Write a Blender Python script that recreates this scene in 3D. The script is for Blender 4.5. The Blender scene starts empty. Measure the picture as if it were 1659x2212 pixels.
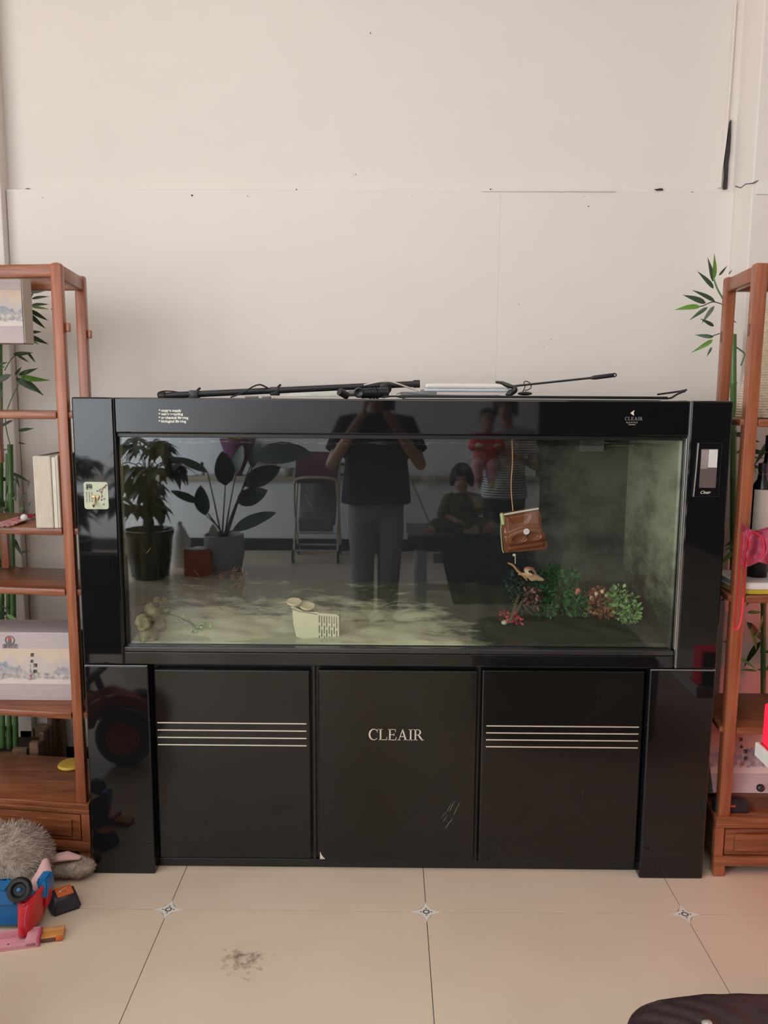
import bpy, bmesh, math, random
from mathutils import Vector, Matrix, Euler, Quaternion, noise
R = math.radians
SC = bpy.context.scene
COL = SC.collection
random.seed(7)

# ------------------------------------------------------------------ camera
IW, IH = 1659, 2212
FPX, PITCH, YAW, ROLL, CAMZ = 1748.18, 0.1407, -0.0053, 0.006, 1.5777
fw = Vector((math.sin(YAW)*math.cos(PITCH), math.cos(YAW)*math.cos(PITCH), -math.sin(PITCH)))
rt = Vector((math.cos(YAW), -math.sin(YAW), 0)); up = rt.cross(fw)
rt, up = rt*math.cos(ROLL)+up*math.sin(ROLL), -rt*math.sin(ROLL)+up*math.cos(ROLL)
cam = bpy.data.cameras.new('camera'); camo = bpy.data.objects.new('camera', cam); COL.objects.link(camo)
cam.sensor_fit = 'HORIZONTAL'; cam.sensor_width = 36; cam.lens = 36*FPX/IW
cam.clip_start = 0.01; cam.clip_end = 60
m3 = Matrix((rt, up, -fw)).transposed()
camo.matrix_world = Matrix.Translation((0, 0, CAMZ)) @ m3.to_4x4()
SC.camera = camo
EYE = Vector((0, 0, CAMZ))

# ------------------------------------------------------------------ world, light, exposure
SC.view_settings.view_transform = 'Standard'; SC.view_settings.look = 'None'
SC.view_settings.gamma = 1.0; SC.view_settings.use_curve_mapping = False
SC.view_settings.exposure = -0.10
w = bpy.data.worlds.new('sky'); SC.world = w; w.use_nodes = True
w.node_tree.nodes['Background'].inputs[0].default_value = (0.80, 0.88, 1.0, 1)
w.node_tree.nodes['Background'].inputs[1].default_value = 0.6
def area(name, loc, rot, sx, sy, watt, col):
    l = bpy.data.lights.new(name, 'AREA'); l.shape = 'RECTANGLE'; l.size = sx; l.size_y = sy
    l.energy = watt; l.color = col
    o = bpy.data.objects.new(name, l); COL.objects.link(o); o.location = loc; o.rotation_euler = rot
    return o
# daylight coming through the wide shop window in the left wall
area('window_daylight', (-3.66, -0.40, 2.15), (0, R(-90), 0), 2.5, 3.2, 102, (1.0, 0.965, 0.93))
# the window bay next to the counter, close to the far wall
area('bay_window_daylight', (-3.60, -2.2, 1.65), (0, R(-90), R(-24)), 2.7, 1.6, 245, (0.90, 0.95, 1.0))
# overhead fill added over the middle of the room, no real fitting
area('ceiling_fill', (-0.3, 0.2, 3.66), (0, 0, 0), 3.0, 1.8, 32, (1.0, 0.94, 0.88))
cy = SC.cycles
cy.use_denoising = True; cy.max_bounces = 8; cy.diffuse_bounces = 4; cy.glossy_bounces = 4
cy.transmission_bounces = 4; cy.transparent_max_bounces = 24; cy.sample_clamp_indirect = 6; cy.caustics_reflective = False; cy.caustics_refractive = False

def A(px, py, Y=None, Z=None, X=None):
    """point of the room seen at a spot of the photograph, at a known depth, height or side"""
    d = rt*((px-IW/2)/FPX) - up*((py-IH/2)/FPX) + fw
    t = Y/d.y if Y is not None else ((Z-CAMZ)/d.z if Z is not None else X/d.x)
    return EYE + d*t
GLASS_Y = 2.525
def M(px, py, D=None, Z=None):
    """the same for a thing seen mirrored in the aquarium glass (D = length of the light path)"""
    p = A(px, py, Y=D, Z=Z); p.y = 2*GLASS_Y - p.y
    return p

# ------------------------------------------------------------------ materials
def newmat(name):
    m = bpy.data.materials.new(name); m.use_nodes = True
    nt = m.node_tree; b = nt.nodes['Principled BSDF']
    return m, nt, b
def N(nt, t, **k):
    n = nt.nodes.new(t)
    for a, v in k.items():
        if a == 'inp':
            for i, x in v.items(): n.inputs[i].default_value = x
        else: setattr(n, a, v)
    return n
def c4(c): return (c[0], c[1], c[2], 1)
def mat(name, col, rough=.5, metal=0, var=.12, scale=18, bump=0, bscale=60, ior=1.5, coat=0, sheen=0, col2=None, stretch=None, emit=None, sub=0, alpha=None):
    m, nt, b = newmat(name); L = nt.links.new
    tc = N(nt, 'ShaderNodeTexCoord'); mp = N(nt, 'ShaderNodeMapping')
    L(tc.outputs['Object'], mp.inputs[0])
    if stretch: mp.inputs['Scale'].default_value = stretch
    nz = N(nt, 'ShaderNodeTexNoise', inp={'Scale': scale, 'Detail': 5.0, 'Roughness': .6}); L(mp.outputs[0], nz.inputs['Vector'])
    rp = N(nt, 'ShaderNodeValToRGB'); e = rp.color_ramp.elements
    if col2 is None:
        a = [max(0, x*(1-var)) for x in col]; c = [min(1, x*(1+var)) for x in col]
    else: a, c = col, col2
    e[0].position = .32; e[0].color = c4(a); e[1].position = .68; e[1].color = c4(c)
    L(nz.outputs[0], rp.inputs[0]); L(rp.outputs[0], b.inputs['Base Color'])
    b.inputs['Roughness'].default_value = rough; b.inputs['Metallic'].default_value = metal; b.inputs['IOR'].default_value = ior
    b.inputs['Coat Weight'].default_value = coat; b.inputs['Coat Roughness'].default_value = .08
    b.inputs['Sheen Weight'].default_value = sheen
    if emit: b.inputs['Emission Color'].default_value = c4(emit[0]); b.inputs['Emission Strength'].default_value = emit[1]
    if bump:
        n2 = N(nt, 'ShaderNodeTexNoise', inp={'Scale': bscale, 'Detail': 4.0}); L(mp.outputs[0], n2.inputs['Vector'])
        bp = N(nt, 'ShaderNodeBump', inp={'Strength': bump, 'Distance': .01}); L(n2.outputs[0], bp.inputs['Height']); L(bp.outputs[0], b.inputs['Normal'])
    return m
MATS = {}
def mk(key, *a, **k): MATS[key] = mat(key, *a, **k)
mk('wall', (.80, .735, .68), .75, var=.02, scale=1.3, bump=.04, bscale=9)
mk('panel', (.80, .74, .685), .6, var=.02, scale=1.1, bump=.02, bscale=5)
mk('farwall', (.80, .84, .87), .6, var=.02, scale=1.2)
mk('darkpanel', (.035, .026, .022), .5, var=.15, scale=4)
mk('ceiling', (.8, .78, .76), .9, var=.02)
mk('grime', (.05, .045, .05), .9, var=.4)
mk('grout', (.13, .11, .09), .9)
mk('inset', (.80, .785, .71), .2, var=.06, scale=50)
mk('inset_dark', (.10, .10, .10), .3, var=.2, scale=90)
mk('blackbase', (.015, .015, .017), .35, var=.3)
mk('gloss', (.007, .007, .0075), .035, var=.2, scale=3, bump=.006, bscale=4, ior=1.5)
mk('door', (.012, .0102, .0092), .085, var=.10, scale=2.5, ior=1.42, bump=.01, bscale=4)
mk('satin', (.012, .012, .012), .3)
mk('liplack', (.030, .030, .030), .12, ior=1.55)
mk('chrome', (.62, .62, .60), .28, metal=1, var=.05)
mk('stripe', (.70, .66, .55), .35, metal=.3, var=.05)
mk('print', (.70, .67, .58), .5, var=.05)
mk('printdim', (.28, .27, .25), .5, var=.05)
mk('redwood', (.225, .062, .027), .34, col2=(.37, .125, .055), scale=7, stretch=(9, 9, .6), bump=.03, bscale=20, coat=.15)
mk('redwood_h', (.15, .042, .018), .32, col2=(.34, .115, .048), scale=6, stretch=(.7, 9, 14), bump=.03, bscale=20, coat=.15)
mk('darkwood', (.10, .045, .03), .5, col2=(.19, .10, .065), scale=8, stretch=(1, 8, 8))
mk('barkwood', (.16, .09, .05), .8, col2=(.30, .19, .11), scale=14, bump=.3)
mk('brass', (.35, .26, .13), .35, metal=1)
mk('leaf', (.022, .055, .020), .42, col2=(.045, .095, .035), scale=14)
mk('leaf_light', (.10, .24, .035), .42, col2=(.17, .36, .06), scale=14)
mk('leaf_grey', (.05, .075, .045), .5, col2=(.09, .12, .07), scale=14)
mk('stalk', (.06, .15, .04), .35, col2=(.12, .25, .08), scale=5, stretch=(3, 3, .5))
mk('soil', (.05, .035, .025), .95, var=.5, scale=80, bump=.5)
mk('linen', (.50, .44, .36), .85, col2=(.60, .53, .45), scale=120, stretch=(1, 1, .15), bump=.25, bscale=250)
mk('lilac', (.46, .395, .41), .7, col2=(.52, .45, .46), scale=140, stretch=(.12, 1, 1), bump=.1, bscale=200)
mk('cream', (.62, .58, .50), .6, var=.05)
mk('paper', (.74, .73, .70), .6, var=.04)
mk('ink', (.035, .035, .045), .7)
mk('inkgrey', (.16, .15, .17), .7)
mk('redink', (.6, .07, .05), .6)
mk('yellow', (.62, .42, .05), .5)
mk('red', (.55, .012, .02), .28, var=.06, coat=.3)
mk('redcloth', (.62, .02, .05), .6, var=.15)
mk('redmesh', (.40, .06, .11), .7, var=.25, scale=60, bump=.3, bscale=150)
mk('blue', (.016, .16, .42), .33, var=.06)
mk('rubber', (.016, .016, .017), .38)
mk('blackplastic', (.022, .020, .024), .38)
mk('navyplastic', (.030, .028, .040), .4)
mk('orange', (.62, .14, .035), .5)
mk('amber', (.65, .30, .08), .35)
mk('pink', (.72, .34, .40), .45, var=.04)
mk('magenta', (.55, .10, .22), .4)
mk('plushgrey', (.30, .24, .19), .95, col2=(.50, .415, .34), scale=22, sheen=.4)
mk('plushpink', (.70, .44, .43), .9, var=.05, sheen=.3)
mk('leather', (.030, .017, .020), .38, col2=(.048, .028, .031), scale=30, bump=.15, bscale=220)
mk('wicker', (.55, .44, .31), .8, col2=(.72, .60, .45), scale=70, bump=.5, bscale=130)
mk('bottle', (.008, .008, .009), .12)
mk('whiteplastic', (.74, .71, .64), .4, var=.04)
mk('agedplastic', (.58, .51, .37), .5, var=.12, scale=30)
mk('bluewhite', (.55, .58, .62), .35, var=.05)
mk('greyplastic', (.20, .20, .20), .4)
mk('silverpaper', (.62, .62, .60), .3, var=.08)
mk('brownplastic', (.185, .062, .026), .30, var=.06, coat=.25)
mk('brownplasticdark', (.05, .018, .010), .4)
mk('limeplastic', (.48, .54, .26), .5)
mk('filtercream', (.60, .60, .42), .5, var=.05)
mk('cup', (.62, .54, .36), .5, var=.06)
mk('driftwood', (.055, .040, .022), .9, col2=(.16, .13, .07), scale=22, bump=.5)
mk('mossrock', (.07, .075, .035), .95, col2=(.27, .26, .15), scale=26, bump=.8, bscale=40)
mk('clearsheet', (.66, .72, .67), .15, var=.1)
mk('dustypink', (.17, .07, .07), .6, col2=(.30, .13, .13), scale=50)
mk('coral', (.46, .14, .10), .7, var=.3, scale=60)
mk('twig', (.03, .025, .02), .8)
mk('bone', (.66, .58, .42), .6, col2=(.60, .30, .16), scale=24)
mk('bonetan', (.62, .32, .12), .6)
mk('hollow', (.02, .017, .015), .8)
mk('plantgreen', (.018, .12, .03), .55, col2=(.05, .22, .06), scale=30)
mk('plantlime', (.16, .34, .10), .55, col2=(.30, .48, .18), scale=30)
mk('plantdark', (.018, .055, .035), .55, col2=(.06, .11, .07), scale=30)
mk('plantrust', (.24, .075, .035), .6, col2=(.42, .20, .10), scale=30)
mk('plantred', (.45, .05, .06), .6, var=.3)
mk('skin', (.50, .30, .21), .5, var=.06, sub=.1)
mk('hair', (.009, .008, .009), .5)
mk('navycloth', (.014, .018, .045), .9, var=.2, bump=.1, bscale=30)
mk('greycloth', (.30, .30, .32), .9, var=.1, bump=.1, bscale=30)
mk('blackcloth', (.010, .011, .013), .9, var=.2)
mk('camo', (.055, .075, .025), .9, col2=(.16, .19, .07), scale=26)
mk('bluecloth', (.06, .07, .13), .85)
mk('furdark', (.018, .016, .018), .95, col2=(.05, .045, .043), scale=18, sheen=.3)
mk('furgrey', (.085, .082, .08), .95, col2=(.18, .175, .17), scale=14, sheen=.3)
mk('whitemetal', (.62, .66, .70), .4, var=.03)
mk('mauve', (.13, .05, .075), .8, var=.08)
mk('greymesh', (.20, .19, .195), .8, var=.1)
mk('strollerframe', (.55, .50, .42), .4, var=.05)
mk('glazedblack', (.012, .012, .012), .12)
mk('grespot', (.36, .36, .38), .6, var=.08)
mk('orangebox', (.55, .12, .04), .45, var=.15)
mk('bark', (.05, .045, .035), .85, col2=(.12, .10, .08), scale=20, bump=.4)
mk('leafdark', (.010, .028, .012), .4, col2=(.022, .05, .022), scale=10)
mk('leafgloss', (.014, .034, .018), .35, col2=(.03, .06, .032), scale=6)
mk('slate', (.035, .04, .042), .4, var=.3, scale=9)
mk('counterwood', (.40, .34, .26), .5, var=.06)
mk('purple', (.12, .02, .09), .6, var=.2)
mk('steel', (.4, .4, .4), .4, metal=.8)
mk('mapleblue', (.02, .10, .16), .4)
mk('screenglass', (.30, .26, .26), .15, var=.35, scale=9)
mk('screendark', (.11, .085, .085), .12, var=.3, scale=6)
mk('eyewhite', (.6, .6, .58), .3)
mk('lips', (.38, .12, .11), .5)

def floor_mat():
    m, nt, b = newmat('floor_tile'); L = nt.links.new
    g = N(nt, 'ShaderNodeNewGeometry')
    n1 = N(nt, 'ShaderNodeTexNoise', inp={'Scale': 1.7, 'Detail': 6.0, 'Roughness': .55}); L(g.outputs['Position'], n1.inputs['Vector'])
    rp = N(nt, 'ShaderNodeValToRGB'); e = rp.color_ramp.elements
    e[0].position = .3; e[0].color = c4((.675, .55, .42)); e[1].position = .7; e[1].color = c4((.75, .625, .485))
    L(n1.outputs[0], rp.inputs[0])
    # a scuffed patch and scattered specks of dirt
    n2 = N(nt, 'ShaderNodeTexNoise', inp={'Scale': 34.0, 'Detail': 6.0, 'Roughness': .75}); L(g.outputs['Position'], n2.inputs['Vector'])
    sc_ = A(528, 2076, Z=0)
    vd = N(nt, 'ShaderNodeVectorMath', operation='DISTANCE'); L(g.outputs['Position'], vd.inputs[0]); vd.inputs[1].default_value = sc_
    mr = N(nt, 'ShaderNodeMapRange', inp={1: .03, 2: .12, 3: .42, 4: .70}); L(vd.outputs['Value'], mr.inputs[0])
    gt = N(nt, 'ShaderNodeMath', operation='SUBTRACT'); L(n2.outputs[0], gt.inputs[0]); L(mr.outputs[0], gt.inputs[1])
    m2 = N(nt, 'ShaderNodeMath', operation='MULTIPLY', use_clamp=True); L(gt.outputs[0], m2.inputs[0]); m2.inputs[1].default_value = 5
    mx = N(nt, 'ShaderNodeMixRGB'); L(m2.outputs[0], mx.inputs[0]); L(rp.outputs[0], mx.inputs[1]); mx.inputs[2].default_value = c4((.22, .17, .12))
    L(mx.outputs[0], b.inputs['Base Color'])
    b.inputs['Roughness'].default_value = .22; b.inputs['IOR'].default_value = 1.42
    return m
MATS['tile'] = floor_mat()

def pane_mat(name, r0, tint):
    m, nt, b = newmat(name); L = nt.links.new; nt.nodes.remove(b)
    lw = N(nt, 'ShaderNodeLayerWeight', inp={0: .5})
    pw = N(nt, 'ShaderNodeMath', operation='POWER'); L(lw.outputs['Facing'], pw.inputs[0]); pw.inputs[1].default_value = 5
    ma = N(nt, 'ShaderNodeMath', operation='MULTIPLY_ADD', use_clamp=True); L(pw.outputs[0], ma.inputs[0]); ma.inputs[1].default_value = 1-r0; ma.inputs[2].default_value = r0
    tr = N(nt, 'ShaderNodeBsdfTransparent'); tr.inputs[0].default_value = c4(tint)
    gl = N(nt, 'ShaderNodeBsdfGlossy', inp={'Roughness': .012}); gl.inputs[0].default_value = (.94, .97, 1.0, 1)
    mx = N(nt, 'ShaderNodeMixShader'); L(ma.outputs[0], mx.inputs[0]); L(tr.outputs[0], mx.inputs[1]); L(gl.outputs[0], mx.inputs[2])
    L(mx.outputs[0], nt.nodes['Material Output'].inputs[0])
    return m
MATS['glass'] = pane_mat('tank_glass', .044, (.985, .99, .98))
MATS['water'] = pane_mat('water', .0, (.975, .985, .965))
def water_top():
    m = pane_mat('water_surface', .03, (.95, .97, .93)); nt = m.node_tree
    nz = N(nt, 'ShaderNodeTexNoise', inp={'Scale': 14.0, 'Detail': 3.0}); bp = N(nt, 'ShaderNodeBump', inp={'Strength': .6, 'Distance': .02})
    tc = N(nt, 'ShaderNodeTexCoord'); nt.links.new(tc.outputs['Object'], nz.inputs['Vector'])
    nt.links.new(nz.outputs[0], bp.inputs['Height'])
    for n in nt.nodes:
        if n.type == 'BSDF_GLOSSY': nt.links.new(bp.outputs[0], n.inputs['Normal'])
    return m
MATS['watertop'] = water_top()

def algae_mat(name, dark, green, lo, hi, axis=None, a0=0, a1=1, scale=5, stretch=(1, 1, 1)):
    """film of algae over a dark panel; paler along the given axes"""
    m, nt, b = newmat(name); L = nt.links.new
    g = N(nt, 'ShaderNodeNewGeometry'); mp = N(nt, 'ShaderNodeMapping'); mp.inputs['Scale'].default_value = stretch; L(g.outputs['Position'], mp.inputs[0])
    nz = N(nt, 'ShaderNodeTexNoise', inp={'Scale': scale, 'Detail': 9.0, 'Roughness': .68}); L(mp.outputs[0], nz.inputs['Vector'])
    val = nz.outputs[0]
    if axis:
        sp = N(nt, 'ShaderNodeSeparateXYZ'); L(g.outputs['Position'], sp.inputs[0])
        for ax, p0, p1, amt in axis:
            mr = N(nt, 'ShaderNodeMapRange', inp={1: p0, 2: p1, 3: -amt/2, 4: amt/2}); L(sp.outputs[ax], mr.inputs[0])
            ad = N(nt, 'ShaderNodeMath', operation='ADD'); L(val, ad.inputs[0]); L(mr.outputs[0], ad.inputs[1]); val = ad.outputs[0]
    rp = N(nt, 'ShaderNodeValToRGB'); e = rp.color_ramp.elements
    e[0].position = lo; e[0].color = c4(dark); e[1].position = hi; e[1].color = c4(green)
    L(val, rp.inputs[0]); L(rp.outputs[0], b.inputs['Base Color']); b.inputs['Roughness'].default_value = .8
    bp = N(nt, 'ShaderNodeBump', inp={'Strength': .4, 'Distance': .01}); L(nz.outputs[0], bp.inputs['Height']); L(bp.outputs[0], b.inputs['Normal'])
    return m
MATS['algae_back'] = algae_mat('algae_back', (.006, .008, .014), (.15, .155, .13), .44, .78, axis=[('X', .38, .72, .42), ('Z', .9, 1.3, .16)])
MATS['algae_right'] = algae_mat('algae_right', (.02, .022, .02), (.42, .43, .31), .36, .74, axis=[('Z', .8, 1.2, .40)], scale=11, stretch=(1, .4, 1))
MATS['algae_left'] = algae_mat('algae_left', (.022, .020, .014), (.20, .19, .12), .42, .8, axis=[('Z', .85, 1.35, .3)], scale=9, stretch=(1, 1, .4))
MATS['sand'] = algae_mat('algae_sand_lit', (.040, .044, .030), (.46, .465, .31), .66, .84, axis=[('Y', 3.0, 2.57, .40), ('X', .1, .55, -.60)], scale=7, stretch=(1, 2.6, 1))  # daylit front and dark right end painted into the sand colour

def stripes_mat():
    m, nt, b = newmat('striped_jersey'); L = nt.links.new
    g = N(nt, 'ShaderNodeNewGeometry'); sp = N(nt, 'ShaderNodeSeparateXYZ'); L(g.outputs['Position'], sp.inputs[0])
    a = N(nt, 'ShaderNodeMath', operation='MULTIPLY'); L(sp.outputs['Z'], a.inputs[0]); a.inputs[1].default_value = 50
    f = N(nt, 'ShaderNodeMath', operation='FRACT'); L(a.outputs[0], f.inputs[0])
    gt = N(nt, 'ShaderNodeMath', operation='GREATER_THAN'); L(f.outputs[0], gt.inputs[0]); gt.inputs[1].default_value = .38
    mx = N(nt, 'ShaderNodeMixRGB'); L(gt.outputs[0], mx.inputs[0]); mx.inputs[1].default_value = c4((.02, .022, .035)); mx.inputs[2].default_value = c4((.80, .80, .84))
    L(mx.outputs[0], b.inputs['Base Color']); b.inputs['Roughness'].default_value = .9
    return m
MATS['jersey'] = stripes_mat()

def landscape_mat(name, z0, z1, sx=1.0, seed=0.0):
    """printed ink landscape: pale sky, blue-grey hills, a dark shore line and pale water (object coordinates)"""
    m, nt, b = newmat(name); L = nt.links.new
    tc = N(nt, 'ShaderNodeTexCoord'); sp = N(nt, 'ShaderNodeSeparateXYZ'); L(tc.outputs['Object'], sp.inputs[0])
    def mth(op, a, b_=None, c=None, clamp=False):
        n = N(nt, 'ShaderNodeMath', operation=op, use_clamp=clamp)
        for i, v in enumerate((a, b_, c)):
            if v is None: continue
            if isinstance(v, (int, float)): n.inputs[i].default_value = v
            else: L(v, n.inputs[i])
        return n.outputs[0]
    v = mth('DIVIDE', mth('SUBTRACT', sp.outputs['Z'], z0), z1-z0)
    cx = N(nt, 'ShaderNodeCombineXYZ'); L(mth('MULTIPLY_ADD', sp.outputs['X'], sx, seed), cx.inputs[0])
    def nz(vec, sc, det=4):
        n = N(nt, 'ShaderNodeTexNoise', inp={'Scale': sc, 'Detail': float(det), 'Roughness': .6}); L(vec, n.inputs['Vector']); return n.outputs[0]
    far = mth('ADD', mth('MULTIPLY', nz(cx.outputs[0], 4.5, 3), 1.5), .02)
    near = mth('SUBTRACT', mth('MULTIPLY', nz(cx.outputs[0], 3.0, 5), 2.6), .80)
    shore = mth('ADD', mth('MULTIPLY', nz(cx.outputs[0], 13, 5), .35), .16)
    tex = nz(tc.outputs['Object'], 60, 6)
    sky = N(nt, 'ShaderNodeValToRGB'); sky.color_ramp.elements[0].color = c4((.66, .56, .47)); sky.color_ramp.elements[1].color = c4((.62, .50, .40)); L(v, sky.inputs[0])
    def over(base, mask, col):
        mx = N(nt, 'ShaderNodeMixRGB'); L(mask, mx.inputs[0]); L(base, mx.inputs[1])
        if isinstance(col, tuple): mx.inputs[2].default_value = c4(col)
        else: L(col, mx.inputs[2])
        return mx.outputs[0]
    def below(h, soft): return mth('MULTIPLY', mth('SUBTRACT', h, v), 1/soft, clamp=True)
    def inkc(c0, c1):
        r = N(nt, 'ShaderNodeValToRGB'); r.color_ramp.elements[0].position = .35; r.color_ramp.elements[1].position = .65
        r.color_ramp.elements[0].color = c4(c0); r.color_ramp.elements[1].color = c4(c1); L(tex, r.inputs[0]); return r.outputs[0]
    c = over(sky.outputs[0], mth('MULTIPLY', below(far, .12), .7), (.52, .48, .48))
    c = over(c, mth('MULTIPLY', below(near, .05), mth('MULTIPLY_ADD', v, 2.4, -.25, clamp=True)), inkc((.17, .20, .27), (.42, .43, .48)))
    c = over(c, below(shore, .04), inkc((.20, .20, .24), (.62, .56, .52)))
    c = over(c, below(mth('SUBTRACT', shore, .16), .05), (.66, .60, .56))
    L(c, b.inputs['Base Color']); b.inputs['Roughness'].default_value = .6
    return m
MATS['print_a'] = landscape_mat('landscape_print', 0, 1); 

# ------------------------------------------------------------------ geometry helpers
class MB:
    def __init__(s): s.bm = bmesh.new()
    def add(s, vs, fs):
        v = [s.bm.verts.new(p) for p in vs]
        for f in fs:
            try: s.bm.faces.new([v[i] for i in f])
            except ValueError: pass
        return v
    def box(s, lo, hi, rot=None, bev=0, seg=2, piv=None):
        lo = Vector(lo); hi = Vector(hi)
        c = (lo+hi)/2; h = (hi-lo)/2
        b2 = bmesh.new(); bmesh.ops.create_cube(b2, size=2)
        for v in b2.verts: v.co = Vector((v.co.x*h.x, v.co.y*h.y, v.co.z*h.z))
        if bev: bmesh.ops.bevel(b2, geom=b2.edges[:], offset=bev, segments=seg, affect='EDGES', profile=.5)
        M4 = Matrix.Translation(c)
        if rot is not None:
            q = Euler(rot).to_matrix().to_4x4() if not isinstance(rot, Matrix) else rot.to_4x4()
            p = Vector(piv) if piv is not None else c
            M4 = Matrix.Translation(p) @ q @ Matrix.Translation(c-p)
        return s.merge(b2, M4)
    def merge(s, b2, M4=None):
        mp = {}
        for v in b2.verts: mp[v] = s.bm.verts.new(M4 @ v.co if M4 is not None else v.co)
        for f in b2.faces:
            try: s.bm.faces.new([mp[v] for v in f.verts])
            except ValueError: pass
        b2.free(); return s
    def ring(s, c, ax1, ax2, r1, r2, n):
        return [s.bm.verts.new(c+ax1*(r1*math.cos(2*math.pi*i/n))+ax2*(r2*math.sin(2*math.pi*i/n))) for i in range(n)]
    def bridge(s, a, b):
        n = len(a)
        for i in range(n): s.bm.faces.new((a[i], a[(i+1) % n], b[(i+1) % n], b[i]))
    def tube(s, pts, rad, n=8, round_ends=False, flat=1.0, closed=False):
        """sweep of a round section; pts are points, rad a radius or one per point"""
        pts = [Vector(p) for p in pts]; k = len(pts)
        rad = list(rad) if hasattr(rad, '__len__') else [rad]*k
        if round_ends:
            d0 = (pts[0]-pts[1]).normalized(); d1 = (pts[-1]-pts[-2]).normalized()
            a = [(pts[0]+d0*rad[0]*math.sin(t), rad[0]*math.cos(t)) for t in (1.4, 1.0, .5)]
            z = [(pts[-1]+d1*rad[-1]*math.sin(t), rad[-1]*math.cos(t)) for t in (.5, 1.0, 1.4)]
            pts = [p for p, _ in a]+pts+[p for p, _ in z]; rad = [r for _, r in a]+rad+[r for _, r in z]; k = len(pts)
        rings = []; pa = None
        for i in range(k):
            t = (pts[(i+1) % k]-pts[i-1]) if closed else (pts[min(i+1, k-1)]-pts[max(i-1, 0)])
            t.normalize()
            if pa is None:
                pa = t.orthogonal().normalized()
                if abs(t.z) < .9: pa = t.cross(Vector((0, 0, 1))).normalized()
            pa = (pa-t*pa.dot(t)).normalized(); pb = t.cross(pa)
            rings.append(s.ring(pts[i], pa, pb, rad[i], rad[i]*flat, n))
        for i in range(k-1): s.bridge(rings[i], rings[i+1])
        if closed: s.bridge(rings[-1], rings[0])
        else:
            s.bm.faces.new(list(reversed(rings[0]))); s.bm.faces.new(rings[-1])
        return s
    def lathe(s, prof, c=(0, 0, 0), n=24, M4=None, cap=True):
        c = Vector(c); rings = []
        for r, z in prof:
            rg = []
            for i in range(n):
                p = Vector((r*math.cos(2*math.pi*i/n), r*math.sin(2*math.pi*i/n), z))
                rg.append(s.bm.verts.new((M4 @ p if M4 is not None else p)+c))
            rings.append(rg)
        for a, b in zip(rings, rings[1:]): s.bridge(a, b)
        if cap:
            s.bm.faces.new(list(reversed(rings[0]))); s.bm.faces.new(rings[-1])
        return s
    def ball(s, c, r, n=12, M4=None):
        if not hasattr(r, '__len__'): r = (r, r, r)
        b2 = bmesh.new(); bmesh.ops.create_uvsphere(b2, u_segments=n*2, v_segments=n, radius=1)
        T = Matrix.Translation(Vector(c)) @ (M4.to_4x4() if M4 is not None else Matrix()) @ Matrix.Diagonal((r[0], r[1], r[2], 1))
        return s.merge(b2, T)
    def loft(s, secs, n=20, cap=True):
        """secs: (centre, rx, ry[, power]) horizontal sections"""
        rings = []
        for sec in secs:
            c, rx, ry = Vector(sec[0]), sec[1], sec[2]; pw = sec[3] if len(sec) > 3 else 2
            rg = []
            for i in range(n):
                t = 2*math.pi*i/n; cs, sn = math.cos(t), math.sin(t)
                e = 2/pw
                rg.append(s.bm.verts.new(c+Vector((rx*math.copysign(abs(cs)**e, cs), ry*math.copysign(abs(sn)**e, sn), 0))))
            rings.append(rg)
        for a, b in zip(rings, rings[1:]): s.bridge(a, b)
        if cap: s.bm.faces.new(list(reversed(rings[0]))); s.bm.faces.new(rings[-1])
        return s
    def prism(s, poly, vec, origin=None, ax=None, ay=None):
        """extrude a planar outline; 2-D outlines need origin and axes"""
        if origin is not None:
            o = Vector(origin); ax = Vector(ax); ay = Vector(ay); poly = [o+ax*p[0]+ay*p[1] for p in poly]
        poly = [Vector(p) for p in poly]; vec = Vector(vec)
        a = [s.bm.verts.new(p) for p in poly]; b = [s.bm.verts.new(p+vec) for p in poly]
        s.bm.faces.new(list(reversed(a))); s.bm.faces.new(b); s.bridge(a, b)
        return s
    def grid(s, f, nu, nv):
        vs = [[s.bm.verts.new(f(i/nu, j/nv)) for j in range(nv+1)] for i in range(nu+1)]
        for i in range(nu):
            for j in range(nv): s.bm.faces.new((vs[i][j], vs[i+1][j], vs[i+1][j+1], vs[i][j+1]))
        return s
    def build(s, name, m, parent=None, smooth=True, world=True, angle=40, kind=None, label=None):
        bmesh.ops.recalc_face_normals(s.bm, faces=s.bm.faces[:])
        me = bpy.data.meshes.new(name); s.bm.to_mesh(me); s.bm.free()
        return finish(me, name, m, parent, smooth, world, angle, kind, label)
def top_of(o):
    while o.parent: o = o.parent
    return o
def finish(me, name, m, parent, smooth=True, world=True, angle=40, kind=None, label=None):
    if world and parent is not None:
        t = top_of(parent)
        me.transform(Matrix.LocRotScale(t.location, t.rotation_euler.to_quaternion(), None).inverted())
    me.materials.append(MATS[m] if isinstance(m, str) else m)
    if smooth:
        me.polygons.foreach_set('use_smooth', [True]*len(me.polygons))
        try: me.set_sharp_from_angle(angle=R(angle))
        except Exception: pass
    o = bpy.data.objects.new(name, me); COL.objects.link(o)
    if parent is not None: o.parent = parent
    if kind: o['kind'] = kind
    if label: o['label'] = label
    return o
def tag(o, label, cat, group=None, kind=None):
    o['label'] = label; o['category'] = cat
    if group: o['group'] = group
    if kind: o['kind'] = kind
    return o
def thing(name, label, cat, loc=(0, 0, 0), rz=0, group=None):
    o = bpy.data.objects.new(name, None); COL.objects.link(o); o.location = loc; o.rotation_euler = (0, 0, rz)
    o.empty_display_size = .05
    return tag(o, label, cat, group)
def struct(name, mb, m, parent=None, smooth=False):
    o = mb.build(name, m, parent, smooth)
    if parent is None: o['kind'] = 'structure'
    return o
def bx(name, lo, hi, m, parent=None, bev=.002, **k):
    k.setdefault('smooth', False)
    return MB().box(lo, hi, bev=bev).build(name, m, parent, **k)
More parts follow.
